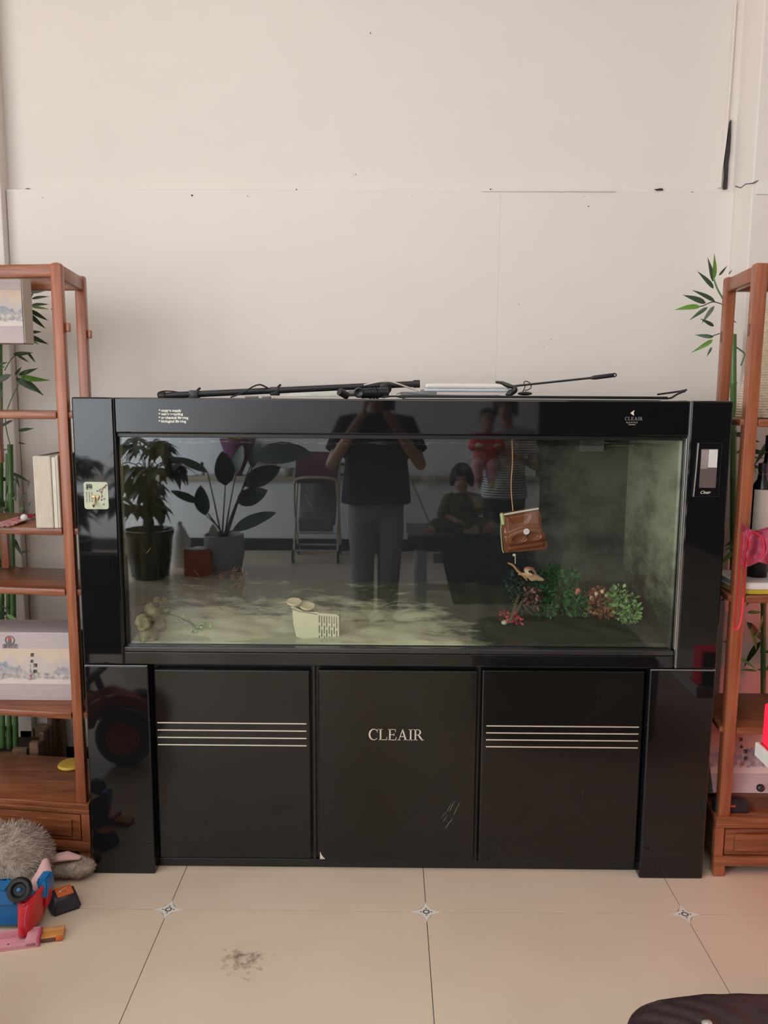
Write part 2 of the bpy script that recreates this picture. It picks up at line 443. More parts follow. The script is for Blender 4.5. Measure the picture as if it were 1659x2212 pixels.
def evaluated(ob):
    dg = bpy.context.evaluated_depsgraph_get()
    return bpy.data.meshes.new_from_object(ob.evaluated_get(dg))
def union(mb, name, m, parent, voxel=.01, smooth_it=4):
    """grow one continuous surface round overlapping volumes"""
    me = bpy.data.meshes.new('raw'); bmesh.ops.recalc_face_normals(mb.bm, faces=mb.bm.faces[:]); mb.bm.to_mesh(me); mb.bm.free()
    o = bpy.data.objects.new('raw', me); COL.objects.link(o)
    r = o.modifiers.new('r', 'REMESH'); r.mode = 'VOXEL'; r.voxel_size = voxel; r.use_smooth_shade = True
    if smooth_it:
        q = o.modifiers.new('s', 'SMOOTH'); q.factor = .5; q.iterations = smooth_it
    me2 = evaluated(o); bpy.data.objects.remove(o); bpy.data.meshes.remove(me); me2.materials.clear()
    return finish(me2, name, m, parent, angle=180)
def text_mesh(body, size, depth=.0006, align='LEFT', shear=0, bold=0):
    cu = bpy.data.curves.new('t', 'FONT'); cu.body = body; cu.size = size; cu.extrude = depth; cu.align_x = align; cu.shear = shear; cu.offset = bold
    o = bpy.data.objects.new('t', cu); COL.objects.link(o); me = evaluated(o)
    bpy.data.objects.remove(o); bpy.data.curves.remove(cu); me.materials.clear()
    return me
def text(name, body, pos, size, m, parent, normal_rot=(R(90), 0, 0), **k):
    me = text_mesh(body, size, **k)
    me.transform(Matrix.Translation(Vector(pos)) @ Euler(normal_rot).to_matrix().to_4x4())
    return finish(me, name, m, parent, smooth=False)
def tri_points(o, n, rnd, zmin=-9e9):
    """random points with normals on an object's mesh (top-level local space)"""
    me = o.data; me.calc_loop_triangles(); vs = me.vertices; tr = me.loop_triangles
    acc = []; t = 0
    for q in tr: t += q.area; acc.append(t)
    import bisect
    out = []
    for _ in range(n):
        q = tr[min(bisect.bisect(acc, rnd.random()*t), len(tr)-1)]
        a, b, c = (vs[i].co for i in q.vertices); u, v = rnd.random(), rnd.random()
        if u+v > 1: u, v = 1-u, 1-v
        out.append((a+(b-a)*u+(c-a)*v, q.normal.copy()))
    return out
def fur(o, n, length, width, name, m, parent, droop=.4, seed=1, lean=(0, 0, 0)):
    rnd = random.Random(seed); vs = []; fs = []
    for p, nn in tri_points(o, n, rnd):
        d = (nn+Vector((rnd.uniform(-.6, .6), rnd.uniform(-.6, .6), rnd.uniform(-.6, .3)-droop))+Vector(lean)).normalized()
        l = length*rnd.uniform(.6, 1.2); sd = d.cross(nn if abs(d.dot(nn)) < .98 else Vector((1, 0, 0))).normalized()*width
        p = p-nn*.003; k = len(vs); mid = p+(d*.5+nn*.18)*l
        vs += [p-sd, p+sd, mid+sd*.7, mid-sd*.7, p+d*l]; fs += [(k, k+1, k+2, k+3), (k+3, k+2, k+4)]
    me = bpy.data.meshes.new(name); me.from_pydata(vs, [], fs)
    return finish(me, name, m, parent, world=False, angle=180, kind='stuff')
def bez(p0, p1, p2, p3, n=12):
    p0, p1, p2, p3 = map(Vector, (p0, p1, p2, p3)); out = []
    for i in range(n+1):
        t = i/n; u = 1-t
        out.append(p0*u**3+p1*3*u*u*t+p2*3*u*t*t+p3*t**3)
    return out
def spline(pts, n=6):
    pts = [Vector(p) for p in pts]; out = []
    for i in range(len(pts)-1):
        a = pts[max(i-1, 0)]; b = pts[i]; c = pts[i+1]; d = pts[min(i+2, len(pts)-1)]
        for k in range(n):
            t = k/n
            out.append(.5*((2*b)+(c-a)*t+(2*a-5*b+4*c-d)*t*t+(3*b-a-3*c+d)*t**3))
    out.append(pts[-1]); return out
def leaf_mesh(name, m, bend=.15, wide=.13, fold=.25, seg=8, shape='lance'):
    """unit leaf along +X, face up"""
    vs = []; fs = []
    for i in range(seg+1):
        t = i/seg
        w_ = wide*(math.sin(math.pi*min(1, t*1.02)**.62)**.9 if shape == 'lance' else math.sin(math.pi*t**.85)**.7)
        if i == seg: w_ = .002
        if i == 0: w_ = wide*.12
        z = -bend*t*t
        vs += [(t, -w_, z+w_*fold), (t, 0, z), (t, w_, z+w_*fold)]
    for i in range(seg):
        a = 3*i; fs += [(a, a+3, a+4, a+1), (a+1, a+4, a+5, a+2)]
    me = bpy.data.meshes.new(name); me.from_pydata(vs, [], fs); me.materials.append(MATS[m])
    me.polygons.foreach_set('use_smooth', [True]*len(me.polygons))
    return me
def leaf_obj(me, base, tip, parent, roll=0, wscale=1, name='leaf', face=None):
    t = top_of(parent); inv = Matrix.LocRotScale(t.location, t.rotation_euler.to_quaternion(), None).inverted()
    base = inv @ Vector(base); tip = inv @ Vector(tip); d = tip-base; L_ = d.length; x = d.normalized()
    y = Vector((0, 0, 1)).cross(x)
    if y.length < .1: y = Vector((0, 1, 0)).cross(x)
    y.normalize(); z = x.cross(y)
    if face is not None:
        z = Vector(face); z = (z-x*z.dot(x)).normalized(); y = z.cross(x)
    q = Matrix((x, y, z)).transposed() @ Matrix.Rotation(roll, 3, 'X')
    o = bpy.data.objects.new(name, me); COL.objects.link(o); o.parent = parent
    o.matrix_local = Matrix.Translation(base) @ q.to_4x4() @ Matrix.Diagonal((L_, L_*wscale, L_, 1))
    return o
# ================================================================== SETTING
XL, XR, YB, YW, CH = -3.72, 3.3, -3.46, 3.27, 3.7
# floor: square tiles with four-pointed corner insets, recessed joints
TX, TY, TS = -.674, 2.31, .8
fl = MB().box((XL-.1, -5.6, -.06), (XR+.1, YW+.1, -.0035)).build('floor', 'grout', None, smooth=False); fl['kind'] = 'structure'
def tile(x0, y0, x1, y1, corners):
    g = .0012; q = .047; h = .018; pts = []
    for (cx, cy, dx, dy), on in zip(((x0, y0, 1, 1), (x1, y0, -1, 1), (x1, y1, -1, -1), (x0, y1, 1, -1)), corners):
        if on:
            arc = [(q, g), (.031, .006), (h, h-.003), (.006, .031), (g, q)]
            if dx*dy > 0: arc = [(b, a) for a, b in arc]
            if (dx, dy) in ((1, 1), (-1, -1)): arc = [(a, b) for b, a in arc][::-1]
            arc = [(cx+dx*a, cy+dy*b) for a, b in arc]
        else: arc = [(cx+dx*g, cy+dy*g)]
        pts.append(arc)
    # order every corner run so the outline goes counter-clockwise
    out = []
    mid = Vector(((x0+x1)/2, (y0+y1)/2))
    for arc in pts: out += arc
    out.sort(key=lambda p: math.atan2(p[1]-mid.y, p[0]-mid.x))
    mb = MB().prism([(a, b, -.004) for a, b in out], (0, 0, .004))
    return mb.build('tile', 'tile', fl, smooth=False)
star = None
for i in range(-4, 6):
    for j in range(-10, 3):
        x0, x1 = TX+TS*i, TX+TS*(i+1); y0, y1 = TY+TS*(j-1), TY+TS*j
        a0, a1, b0, b1 = max(x0, XL), min(x1, XR), max(y0, -5.5), min(y1, YW)
        if a1-a0 < .02 or b1-b0 < .02: continue
        if b1 < -3.5 and a1 < 1.5: continue
        tile(a0, b0, a1, b1, (a0 == x0 and b0 == y0, a1 == x1 and b0 == y0, a1 == x1 and b1 == y1, a0 == x0 and b1 == y1))
for i in range(-3, 6):
    for j in range(-7, 2):
        cx, cy_ = TX+TS*i, TY+TS*j
        if not (XL+.1 < cx < XR-.1 and cy_ < YW-.1): continue
        if star is None:
            pts = []
            for k in range(4):
                a = k*math.pi/2
                for ang, r in ((0, .0472), (.19, .0305), (.785, .0205), (1.38, .0305)): pts.append((r*math.cos(a+ang), r*math.sin(a+ang), -.004))
            star = MB().prism(pts, (0, 0, .0042)).build('corner_inset', 'inset', fl, smooth=False)
            ring = MB().tube([(.009*math.cos(t*math.pi/4), .009*math.sin(t*math.pi/4), .0003) for t in range(8)], .0026, 5, closed=True, flat=.3)
            for k in range(4): ring.ball((.0165*math.cos(k*1.5708), .0165*math.sin(k*1.5708), .0002), (.003, .003, .0005), 5)
            motif = ring.build('motif', 'inset_dark', star)
            star.location = (cx, cy_, 0)
        else:
            s2 = star.copy(); COL.objects.link(s2); s2.location = (cx, cy_, 0)
            m2 = motif.copy(); COL.objects.link(m2); m2.parent = s2

LZ = 2.362                                   # ledge where the lower wall boards end
wb = struct('wall_back', MB().box((XL, YW, 0), (XR, YW+.12, CH)), 'wall')
def board(x0, x1, y=3.246, bv=.001): return MB().box((x0, y, .105), (x1, YW+.001, LZ), bev=.0006, seg=1).build('wall_board', 'panel', wb, smooth=False)
board(-1.478, .42225, bv=.0022); board(.4225, 1.3175, bv=.0006)
# chipped dirt along the ledge
rnd = random.Random(3); dirt = MB()
for px, py, wd, ht in [(60, 408, .022, .006), (35, 410, .014, .006), (300, 412, .014, .005), (324, 414, .006, .003), (415, 422, .010, .010), (742, 417, .012, .004), (640, 409, .004, .004), (1040, 417, .010, .010), (1424, 409, .040, .008), (100, 412, .006, .004), (92, 427, .004, .004), (535, 424, .004, .004), (1121, 658, .005, .004), (1190, 733, .006, .003), (1175, 749, .004, .003), (1271, 446, .008, .005), (768, 376, .003, .003), (625, 715, .003, .003), (1262, 425, .004, .003), (800, 70, .002, .006), (1060, 408, .006, .003), (1496, 415, .008, .004), (891, 423, .003, .003)]:
    p = A(px, py, Y=3.2455 if py > 418 else 3.262)
    pts = []
    for k in range(9):
        a = k*2*math.pi/9; r = rnd.uniform(.55, 1.1)
        pts.append((p.x+wd*.5*r*math.cos(a), p.y, p.z+ht*.5*r*math.sin(a)))
    dirt.prism(pts, (0, .012, 0))
dirt.build('paint_chips', 'grime', wb, kind='stuff')
# the lifted filler strip on the ledge and the seam of the boards
p0, p1 = A(1040, 415, Y=3.25), A(1330, 417, Y=3.25)
MB().box((p0.x, 3.240, LZ-.001), (p1.x, 3.262, LZ+.004), bev=.001).build('filler_strip', 'panel', wb)
# columns either side
def column(nm, x0, x1, y0): return struct(nm, MB().box((x0, y0, 0), (x1, YW+.01, CH), bev=.004), 'wall')
column('trim_1', XL, -1.480, 3.205)
cr = column('trim_2', 1.318, 2.35, 3.09)
# torn paper and a dark gap beside the column on the right, a crack across it
gap = [(1580, 258), (1579, 300), (1577, 330), (1574, 352), (1573, 372), (1571, 408), (1563, 408), (1566, 380), (1566, 350), (1569, 320), (1574, 290), (1578, 262)]
gap = [A(px, py, Y=3.258) for px, py in gap]
MB().prism([(p.x, 3.258, p.z) for p in gap], (0, .011, 0)).build('gap', 'grime', wb)
stp = [(1592, 0), (1588, 60), (1582, 150), (1576, 230), (1570, 300), (1564, 345), (1560, 372), (1558, 405), (1553, 405), (1556, 372), (1561, 330), (1566, 280), (1572, 220), (1579, 130), (1586, 30), (1588, 0)]
stp = [A(px, py, Y=3.258) for px, py in stp]
MB().prism([(p.x, 3.258, p.z) for p in stp], (0, .010, 0)).build('torn_paper', 'wall', wb, smooth=False)
MB().tube([A(1588, 402, Y=3.085), A(1600, 406, Y=3.085), A(1610, 398, Y=3.085), A(1625, 396, Y=3.085), A(1638, 390, Y=3.085)], .0022, 5).build('crack', 'inkgrey', cr)
MB().box((A(1636, 388, Y=3.085).x, 3.083, LZ-.045), (2.34, 3.095, LZ+.002), bev=.003).build('patch', 'wall', cr)
struct('baseboard_back', MB().box((XL, 3.238, 0), (XR, YW, .105), bev=.004), 'blackbase')
struct('ceiling', MB().box((XL-.1, -5.6, CH), (XR+.1, YW+.12, CH+.1)), 'ceiling')
wr_ = struct('wall_right', MB().box((XR, -5.6, 0), (XR+.1, YW+.12, CH)), 'wall')
for k in range(7): MB().box((XR-.04, -5.4+.95*k, .02), (XR-.002, -5.4+.95*k+.94, 2.9), bev=.006).build('added_dark_cladding', 'darkpanel', wr_, smooth=False)  # unseen dark cladding added to darken the reflections on the right
# left wall: a wide shop window
wl = struct('wall_left', MB().box((XL-.1, -5.6, 0), (XL, -3.05, CH)).box((XL-.1, 1.25, 0), (XL, YW+.12, CH)).box((XL-.1, -3.05, 0), (XL, 1.25, .60)).box((XL-.1, -3.05, 3.45), (XL, 1.25, CH)), 'wall')
wn = MB()
for y in (-3.05, -1.62, -.19, 1.21): wn.box((XL-.07, y, .60), (XL-.02, y+.04, 3.45))
for z in (.60, 2.5, 3.41): wn.box((XL-.07, -3.05, z), (XL-.02, 1.25, z+.04))
win = struct('window_1', wn, 'whitemetal')
# wall behind the photographer, ending at a passage on the right
wf = struct('wall_front', MB().box((XL, YB-.12, 0), (1.55, YB, CH)), 'farwall')
struct('wall_passage', MB().box((1.55, -5.6, 0), (XR, -5.5, CH)).box((1.45, -5.5, 0), (1.55, YB-.12, CH)), 'darkpanel')
struct('baseboard_front', MB().box((XL, -3.215, 0), (1.55, -3.19, .125), bev=.003), 'slate')
ctop = M(580, 1030, D=8.217).z
ct = struct('trim_3', MB().box((XL, -3.45, 0), (1.55, -3.21, ctop-.045)), 'farwall')
MB().box((XL, -3.45, ctop-.045), (1.55, -3.165, ctop), bev=.004).build('ledge_top', 'counterwood', ct)

# ================================================================== AQUARIUM
YF = 2.497; TX0, TX1 = -.974, 1.052; SZ = .7235; TZ = 1.573; YR = 3.10
st = thing('aquarium_cabinet', 'black glossy aquarium cabinet with three doors under the fish tank', 'cabinet', (.04, 2.8, 0))
for x0, x1 in ((TX0, -.768), (.841, TX1)):
    p = bx('pillar', (x0, YF, 0), (x1, YR, SZ-.003), 'gloss', st, bev=.005)
    bx('edge_strip', (x0+.002, YF-.0012, SZ-.005), (x1-.002, YF+.004, SZ-.002), 'greyplastic', p, bev=.0005)
bx('carcass', (-.768, 2.553, .03), (.841, YR-.02, SZ-.003), 'satin', st)
bx('plinth', (-.768, 2.545, 0), (.841, YR-.03, .030), 'satin', st)
for x in (-.246, .2945): bx('mullion', (x, 2.540, .03), (x+.012, 2.555, .712), 'satin', st)
def serif_letters(word, x, z, h, y, m, parent, name='lettering', depth=.0012, gapw=.10):
    mb = MB(); cur = 0
    def poly(pts, ox): mb.prism([(x+(ox+a)*h, y, z+b*h) for a, b in pts], (0, -depth, 0))
    def rect(a, b, c, d, ox): poly([(a, b), (c, b), (c, d), (a, d)], ox)
    for chx in word:
        if chx == 'C':
            outer = [(.46+.44*math.cos(t), .5+.52*math.sin(t)) for t in [R(45+270*i/22) for i in range(23)]]
            inner = [(.50+.33*math.cos(t), .5+.46*math.sin(t)) for t in [R(42+276*i/22) for i in range(23)]]
            for i in range(22): poly([outer[i], outer[i+1], inner[i+1], inner[i]], cur)
            rect(.76, .70, .80, 1.0, cur); wdt = .84
        elif chx == 'L':
            rect(.12, 0, .25, 1, cur); rect(.02, .95, .36, 1, cur); rect(.02, 0, .72, .05, cur); poly([(.66, 0), (.74, 0), (.76, .28), (.72, .28)], cur); wdt = .78
        elif chx == 'E':
            rect(.12, 0, .25, 1, cur); rect(.02, .95, .70, 1, cur); rect(.02, 0, .72, .05, cur); rect(.25, .48, .55, .53, cur)
            rect(.53, .38, .57, .63, cur); poly([(.66, .74), (.70, .74), (.70, 1), (.62, 1)], cur); poly([(.64, 0), (.73, 0), (.76, .28), (.72, .28)], cur); wdt = .80
        elif chx == 'A':
            poly([(.10, 0), (.16, 0), (.47, .92), (.43, 1.0)], cur); poly([(.66, 0), (.82, 0), (.49, 1.02), (.40, .96)], cur); rect(.24, .31, .68, .36, cur)
            rect(.0, 0, .27, .045, cur); rect(.56, 0, .93, .045, cur); wdt = .92
        elif chx == 'I':
            rect(.14, 0, .27, 1, cur); rect(.03, .95, .38, 1, cur); rect(.03, 0, .38, .05, cur); wdt = .40
        elif chx == 'R':
            rect(.12, 0, .25, 1, cur); rect(.02, .95, .42, 1, cur); rect(.02, 0, .36, .05, cur); rect(.25, .47, .42, .52, cur)
            o = [(.40+.27*math.cos(t), .735+.265*math.sin(t)) for t in [R(-90+180*i/12) for i in range(13)]]
            n_ = [(.40+.14*math.cos(t), .735+.215*math.sin(t)) for t in [R(-90+180*i/12) for i in range(13)]]
            for i in range(12): poly([o[i], o[i+1], n_[i+1], n_[i]], cur)
            poly([(.38, .48), (.52, .50), (.84, .05), (.70, 0)], cur); rect(.68, 0, .92, .045, cur); wdt = .88
        cur += wdt+gapw
    return mb.build(name, m, parent, smooth=False)
def slab_door(x0, x1, z0, z1):
    return bx('door', (x0, 2.520, z0), (x1, 2.540, z1), 'door', st, bev=.004)
d1 = slab_door(-.757, -.2505, .046, .700); d2 = slab_door(-.2245, .2925, .040, .703); d3 = slab_door(.309, .8335, .040, .706)
for d, x0, x1, z0, z1 in ((d1, -.751, -.263, .4445, .520), (d3, .325, .822, .4465, .518)):
    for k in range(4):
        z = z0+(z1-z0)*k/3
        bx('stripe', (x0, 2.5185, z-.0019), (x1, 2.5215, z+.0019), 'stripe', d, bev=.0006)
serif_letters('CLEAIR', -.060, .4665, .0375, 2.5205, 'stripe', d2, gapw=.035)
# scratches and a chipped corner on the middle door
scr = MB()
for px, py, L_, an in [(968, 1748, .045, 1.1), (976, 1742, .040, 1.15), (962, 1768, .028, 1.0), (984, 1752, .030, 1.2), (972, 1775, .032, .9), (966, 1784, .026, 1.0), (990, 1740, .03, 1.1), (958, 1760, .02, 1.1)]:
    p = A(px, py, Y=2.5195); dx = Vector((math.cos(an), 0, math.sin(an)))
    scr.tube([p-dx*L_/2, p, p+dx*L_/2], [.0006, .0024, .0005], 5, flat=.15)
scr.build('scratch', 'printdim', d2)
c = A(694, 1855, Y=2.5195); MB().prism([(c.x-.004, 2.5192, c.z-.001), (c.x+.013, 2.5192, c.z-.001), (c.x+.002, 2.5192, c.z+.012), (c.x-.004, 2.5192, c.z+.026)], (0, .002, 0)).build('chip', 'cream', d2)

tk = thing('fish_tank', 'large black framed glass fish tank on the black cabinet', 'fish tank', (.04, 2.8, SZ))
cl = bx('side_column', (TX0, YF, SZ), (-.8455, YR, TZ), 'gloss', tk, bev=.005)
cr_ = bx('side_column', (.9235, YF, SZ), (TX1, YR, TZ), 'gloss', tk, bev=.005)
bx('seam_trim', (-.8452, YF+.0005, SZ+.002), (-.8435, YF+.02, TZ-.002), 'satin', tk, bev=.0004)
bx('seam_trim', (.9205, YF-.001, SZ+.002), (.9233, YF+.02, TZ-.001), 'greyplastic', tk, bev=.0004)
bx('seam_trim', (.9148, YF+.001, .786), (.9202, YF+.02, 1.458), 'chrome', tk, bev=.001)
hd = bx('hood', (-.8433, 2.4995, 1.4645), (.9203, 2.58, TZ-.001), 'gloss', tk, bev=.004)
bx('hood_lip', (-.8433, 2.512, 1.4505), (.9203, 2.58, 1.4643), 'satin', tk, bev=.002)
bx('hood_rail', (-.8433, 3.05, 1.45), (.9203, YR, TZ-.001), 'satin', tk)
bx('sill', (-.8433, 2.4985, SZ+.001), (.9145, 2.56, .7655), 'gloss', tk, bev=.003)
bx('sill_lip', (-.8433, 2.500, .766), (.9145, 2.545, .7815), 'liplack', tk, bev=.003)
bx('tank_bottom', (-.8433, 2.546, SZ+.001), (.9203, 3.09, .7805), 'satin', tk)
bx('glass_pane', (-.842, GLASS_Y-.005, .7815), (.914, GLASS_Y+.005, 1.4505), 'glass', tk, bev=0, label='clear front pane of the fish tank')
bx('back_panel', (-.842, 3.07, .7805), (.914, 3.085, 1.4645), 'algae_back', tk, bev=0, label='dark back panel partly covered in algae')
bx('side_panel', (-.8433, 2.531, .7805), (-.834, 3.069, 1.4505), 'algae_left', tk, bev=0)
bx('side_panel', (.9075, 2.531, .7805), (.914, 3.069, 1.4505), 'algae_right', tk, bev=0, label='side panel thick with grey green algae')
wv = MB().box((-.832, 2.533, .79), (.9055, 3.067, 1.432)); wv.bm.faces.ensure_lookup_table()
for f in list(wv.bm.faces):
    if f.calc_center_median().z > 1.43: wv.bm.faces.remove(f)
wat = wv.build('water', 'water', tk, smooth=False)
def wsurf(u, v):
    x = -.832+1.7375*u; y = 2.533+.534*v
    return Vector((x, y, 1.432+.0015*noise.noise(Vector((x*9, y*9, 0)))))
MB().grid(wsurf, 60, 20).build('water_surface', 'watertop', tk)
# lids, one lying raised on the other half
bx('lid', (-.80, 2.585, 1.556), (-.02, 2.80, 1.568), 'satin', tk, bev=.002)
bx('intake_box', (.70, 2.975, 1.385), (.79, 3.068, 1.45), 'greyplastic', tk)
# lettering on the hood, the fish emblem
for k, s_ in enumerate(('oxygen supply', 'water recycling', 'mechanical filtering', 'biological filtering')):
    p = A(343, 886.5+7.8*k, Y=2.4985)
    MB().lathe([(.0001, 0), (.0024, .0003), (.0024, .0008), (.0001, .0009)], c=(p.x+.002, 2.4996, p.z+.001), n=12, M4=Matrix.Rotation(R(90), 3, 'X')).build('bullet', 'print', hd)
    text('slogan', s_, (p.x+.007, 2.4995, p.z-.0035), .0108, 'print', hd, bold=.0004)
p0 = A(1350, 908, Y=2.4985)
serif_letters('CLEAIR', p0.x, p0.z, .0105, 2.4995, 'printdim', hd, depth=.0007)
text('caption', 'AQUATICS', (A(1352, 915, Y=2.4985).x, 2.4995, A(1352, 914.5, Y=2.4985).z), .0075, 'printdim', hd)
e = A(1366, 893, Y=2.4985)
MB().prism([(-.006, .001), (.006, .010), (.004, .002), (.0055, -.007), (-.001, -.003)], (0, -.0007, 0), origin=(e.x, 2.4995, e.z), ax=(1, 0, 0), ay=(0, 0, 1)).build('emblem', 'print', hd)
q = A(1358, 917, Y=2.4985); bx('caption_rule', (q.x, 2.4988, q.z-.0012), (q.x+.021, 2.4996, q.z), 'print', hd, bev=0)
# controller panel on the right column
a, b = A(1503, 956, Y=YF-.006), A(1552, 1074, Y=YF-.006)
cp = bx('controller', (a.x+.004, YF-.006, b.z), (b.x+.002, YF+.001, a.z), 'gloss', cr_, bev=.002)
a, b = A(1513, 970, Y=YF-.007), A(1547, 1054, Y=YF-.007)
zb = A(1530, 1010, Y=YF-.007).z; xm = A(1531, 980, Y=YF-.007).x
bx('screen', (a.x+.003, YF-.0072, b.z), (b.x-.0015, YF-.0055, a.z), 'screendark', cp, bev=.0004, label='small grey display window')
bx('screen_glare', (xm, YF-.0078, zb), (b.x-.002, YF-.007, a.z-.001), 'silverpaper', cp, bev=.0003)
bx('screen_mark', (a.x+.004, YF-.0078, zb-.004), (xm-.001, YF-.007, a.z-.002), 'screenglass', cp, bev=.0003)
MB().tube([A(1509, 957, Y=YF-.006), A(1504, 1015, Y=YF-.006), A(1498, 1073, Y=YF-.006)], .0038, 8, flat=.6).build('side_bar', 'chrome', cp)
text('script', 'Cleair', (A(1512, 1067, Y=YF-.007).x, YF-.0062, A(1512, 1066.5, Y=YF-.007).z), .013, 'print', cp, shear=.35)
# plum blossom card with a small hook on the left column
a, b = A(180, 1041, Y=YF-.002), A(235, 1100, Y=YF-.002)
card = thing('hook_card', 'pale square plum blossom card with a gold hook on the tank column', 'wall hook', ((a.x+b.x)/2, YF, (a.z+b.z)/2))
cw, chh = (b.x-a.x)/2, (a.z-b.z)/2
mk('cardface', (.46, .49, .36), .4, var=.08, scale=20)
pts = []
for sx, sz, a0 in ((1, -1, -90), (1, 1, 0), (-1, 1, 90), (-1, -1, 180)):
    for k in range(5):
        t = R(a0+22.5*k); pts.append((sx*(cw-.008)+.008*math.cos(t), sz*(chh-.008)+.008*math.sin(t)))
MB().prism(pts, (0, .0018, 0), origin=(card.location.x, YF-.0018, card.location.z), ax=(1, 0, 0), ay=(0, 0, 1)).build('card', 'cardface', card)
def cpt(u, v): return Vector((card.location.x-cw+2*cw*u, YF-.0022, card.location.z+chh-2*chh*v))
text('character', '\u6885', cpt(.09, .27), .021, 'ink', card, bold=.0003)
for i in range(3):
    for j in range(6): text('verse', '\u6885\u82b1\u5f00\u65e9\u6625\u98ce'[(i*2+j) % 6], cpt(.08+.11*i, .41+.065*j), .0045, 'inkgrey', card, depth=.0003)
br = MB().tube([cpt(.98, .10), cpt(.86, .17), cpt(.74, .24), cpt(.66, .28)], [.0016, .0013, .001, .0006], 6).tube([cpt(.84, .18), cpt(.76, .32), cpt(.73, .50), cpt(.72, .64)], [.0012, .001, .0008, .0005], 6)
br.tube([cpt(.70, .35), cpt(.56, .33)], [.001, .0005], 5); br.build('branch', 'barkwood', card)
bl = MB()
for u, v in ((.56, .33), (.72, .38), (.74, .52), (.72, .66), (.83, .62), (.80, .82), (.92, .12), (.88, .2), (.67, .29)): bl.ball(cpt(u, v), (.0032, .0012, .0028), 5)
bl.build('blossom', 'inkgrey', card, kind='stuff')
hk = MB().box(cpt(.33, .62)+Vector((0, -.002, 0)), cpt(.64, .50)+Vector((0, .001, 0)), bev=.001).tube([cpt(.46, .5), cpt(.46, .72)+Vector((0, -.004, 0)), cpt(.46, .84)+Vector((0, -.010, 0)), cpt(.46, .88)+Vector((0, -.016, 0)), cpt(.46, .82)+Vector((0, -.020, 0))], .0028, 8)
hk.tube([cpt(.62, .5), cpt(.55, .66)+Vector((0, -.003, 0))], .0022, 6).build('hook', 'brass', card)

# ------------------------------------------------------------------ inside the tank
def sandf(u, v):
    x = -.832+1.738*u; y = 2.534+.534*v
    h = .7865+.085*v**1.3+.018*noise.noise(Vector((x*4, y*4, 3)))+.008*noise.noise(Vector((x*16, y*16, 1)))
    h += .028*max(0, -x-.35)*v
    return Vector((x, y, max(.783, h) if v > 0 else .784))
sand = MB().grid(sandf, 150, 50).build('sand_bed', 'sand', None); tag(sand, 'pale algae covered sand spread over the tank bottom', 'sand', kind='stuff')
def sz(x, y):
    return sandf(min(1, max(0, (x+.832)/1.738)), min(1, max(0, (y-2.534)/.534))).z
def on_sand(px, py):
    """walk the ray down to the sand"""
    Y = 2.54
    while Y < 3.05:
        p = A(px, py, Y=Y)
        if p.z <= sz(p.x, p.y): return Vector((p.x, p.y, sz(p.x, p.y)))
        Y += .01
    p = A(px, py, Y=3.04); return Vector((p.x, p.y, sz(p.x, p.y)))
# corner filter lying on its back, two suction cups up
Yq = 2.60
def F(px, py, y=Yq): return A(px, py, Y=y)
f0 = F(690, 1388); flt = thing('corner_filter', 'cream plastic corner filter with two suction cups lying near the front glass', 'filter', (f0.x, Yq, sz(f0.x, Yq)))
# body
bdy = [F(632, 1317), F(650, 1322), F(680, 1326), F(690, 1330), F(690, 1392), F(668, 1384), F(640, 1374), F(634, 1345)]
MB().prism([(p.x, Yq-.006, p.z) for p in bdy], (0, .055, 0)).build('body', 'filtercream', flt)
a, b = F(686, 1322), F(733, 1392)
pl = MB(); x0, x1, z0, z1 = a.x, b.x, b.z, a.z
def zt(x): return z1-.006*(x-x0)/(x1-x0)
n = 8; pitch_ = (x1-x0-.006)/n
for k in range(n+1):
    x = x0+k*pitch_; pl.box((x, Yq-.012, z0), (x+pitch_*.60 if k < n else x1, Yq-.005, zt(x)-(.004 if k == n else 0)), bev=.0008)
for k in range(n):
    x = x0+k*pitch_+pitch_*.58
    for zz in ([.0, .30, .62] if k % 2 == 0 else [.0, .42, .74]):
        zc = zt(x)-(z1-z0)*zz-.004; pl.box((x, Yq-.012, zc-.004), (x+pitch_*.46, Yq-.005, zc+.0045))
pl.build('slotted_plate', 'filtercream', flt, smooth=False)
bx('corner_strip', (x1-.003, Yq-.010, z0), (x1+.001, Yq+.05, z1-.010), 'filtercream', flt)
for px, py in ((634, 1303), (663, 1312)):
    p = F(px, py); q = 1.0
    M4 = Euler((R(14), R(4), 0)).to_matrix()
    MB().lathe([(.005, -.030), (.007, -.022), (.0065, -.017), (.013, -.012), (.0235, -.005), (.0255, .0), (.0242, .0024), (.018, .0012), (.004, -.001)], c=p+Vector((0, .02, 0)), n=28, M4=M4).build('suction_cup', 'cup', flt)
MB().tube([F(628, 1314)+Vector((0, .02, 0)), F(655, 1325)+Vector((0, .012, 0)), F(688, 1326)+Vector((0, .01, 0))], .004, 6).build('bracket', 'filtercream', flt)

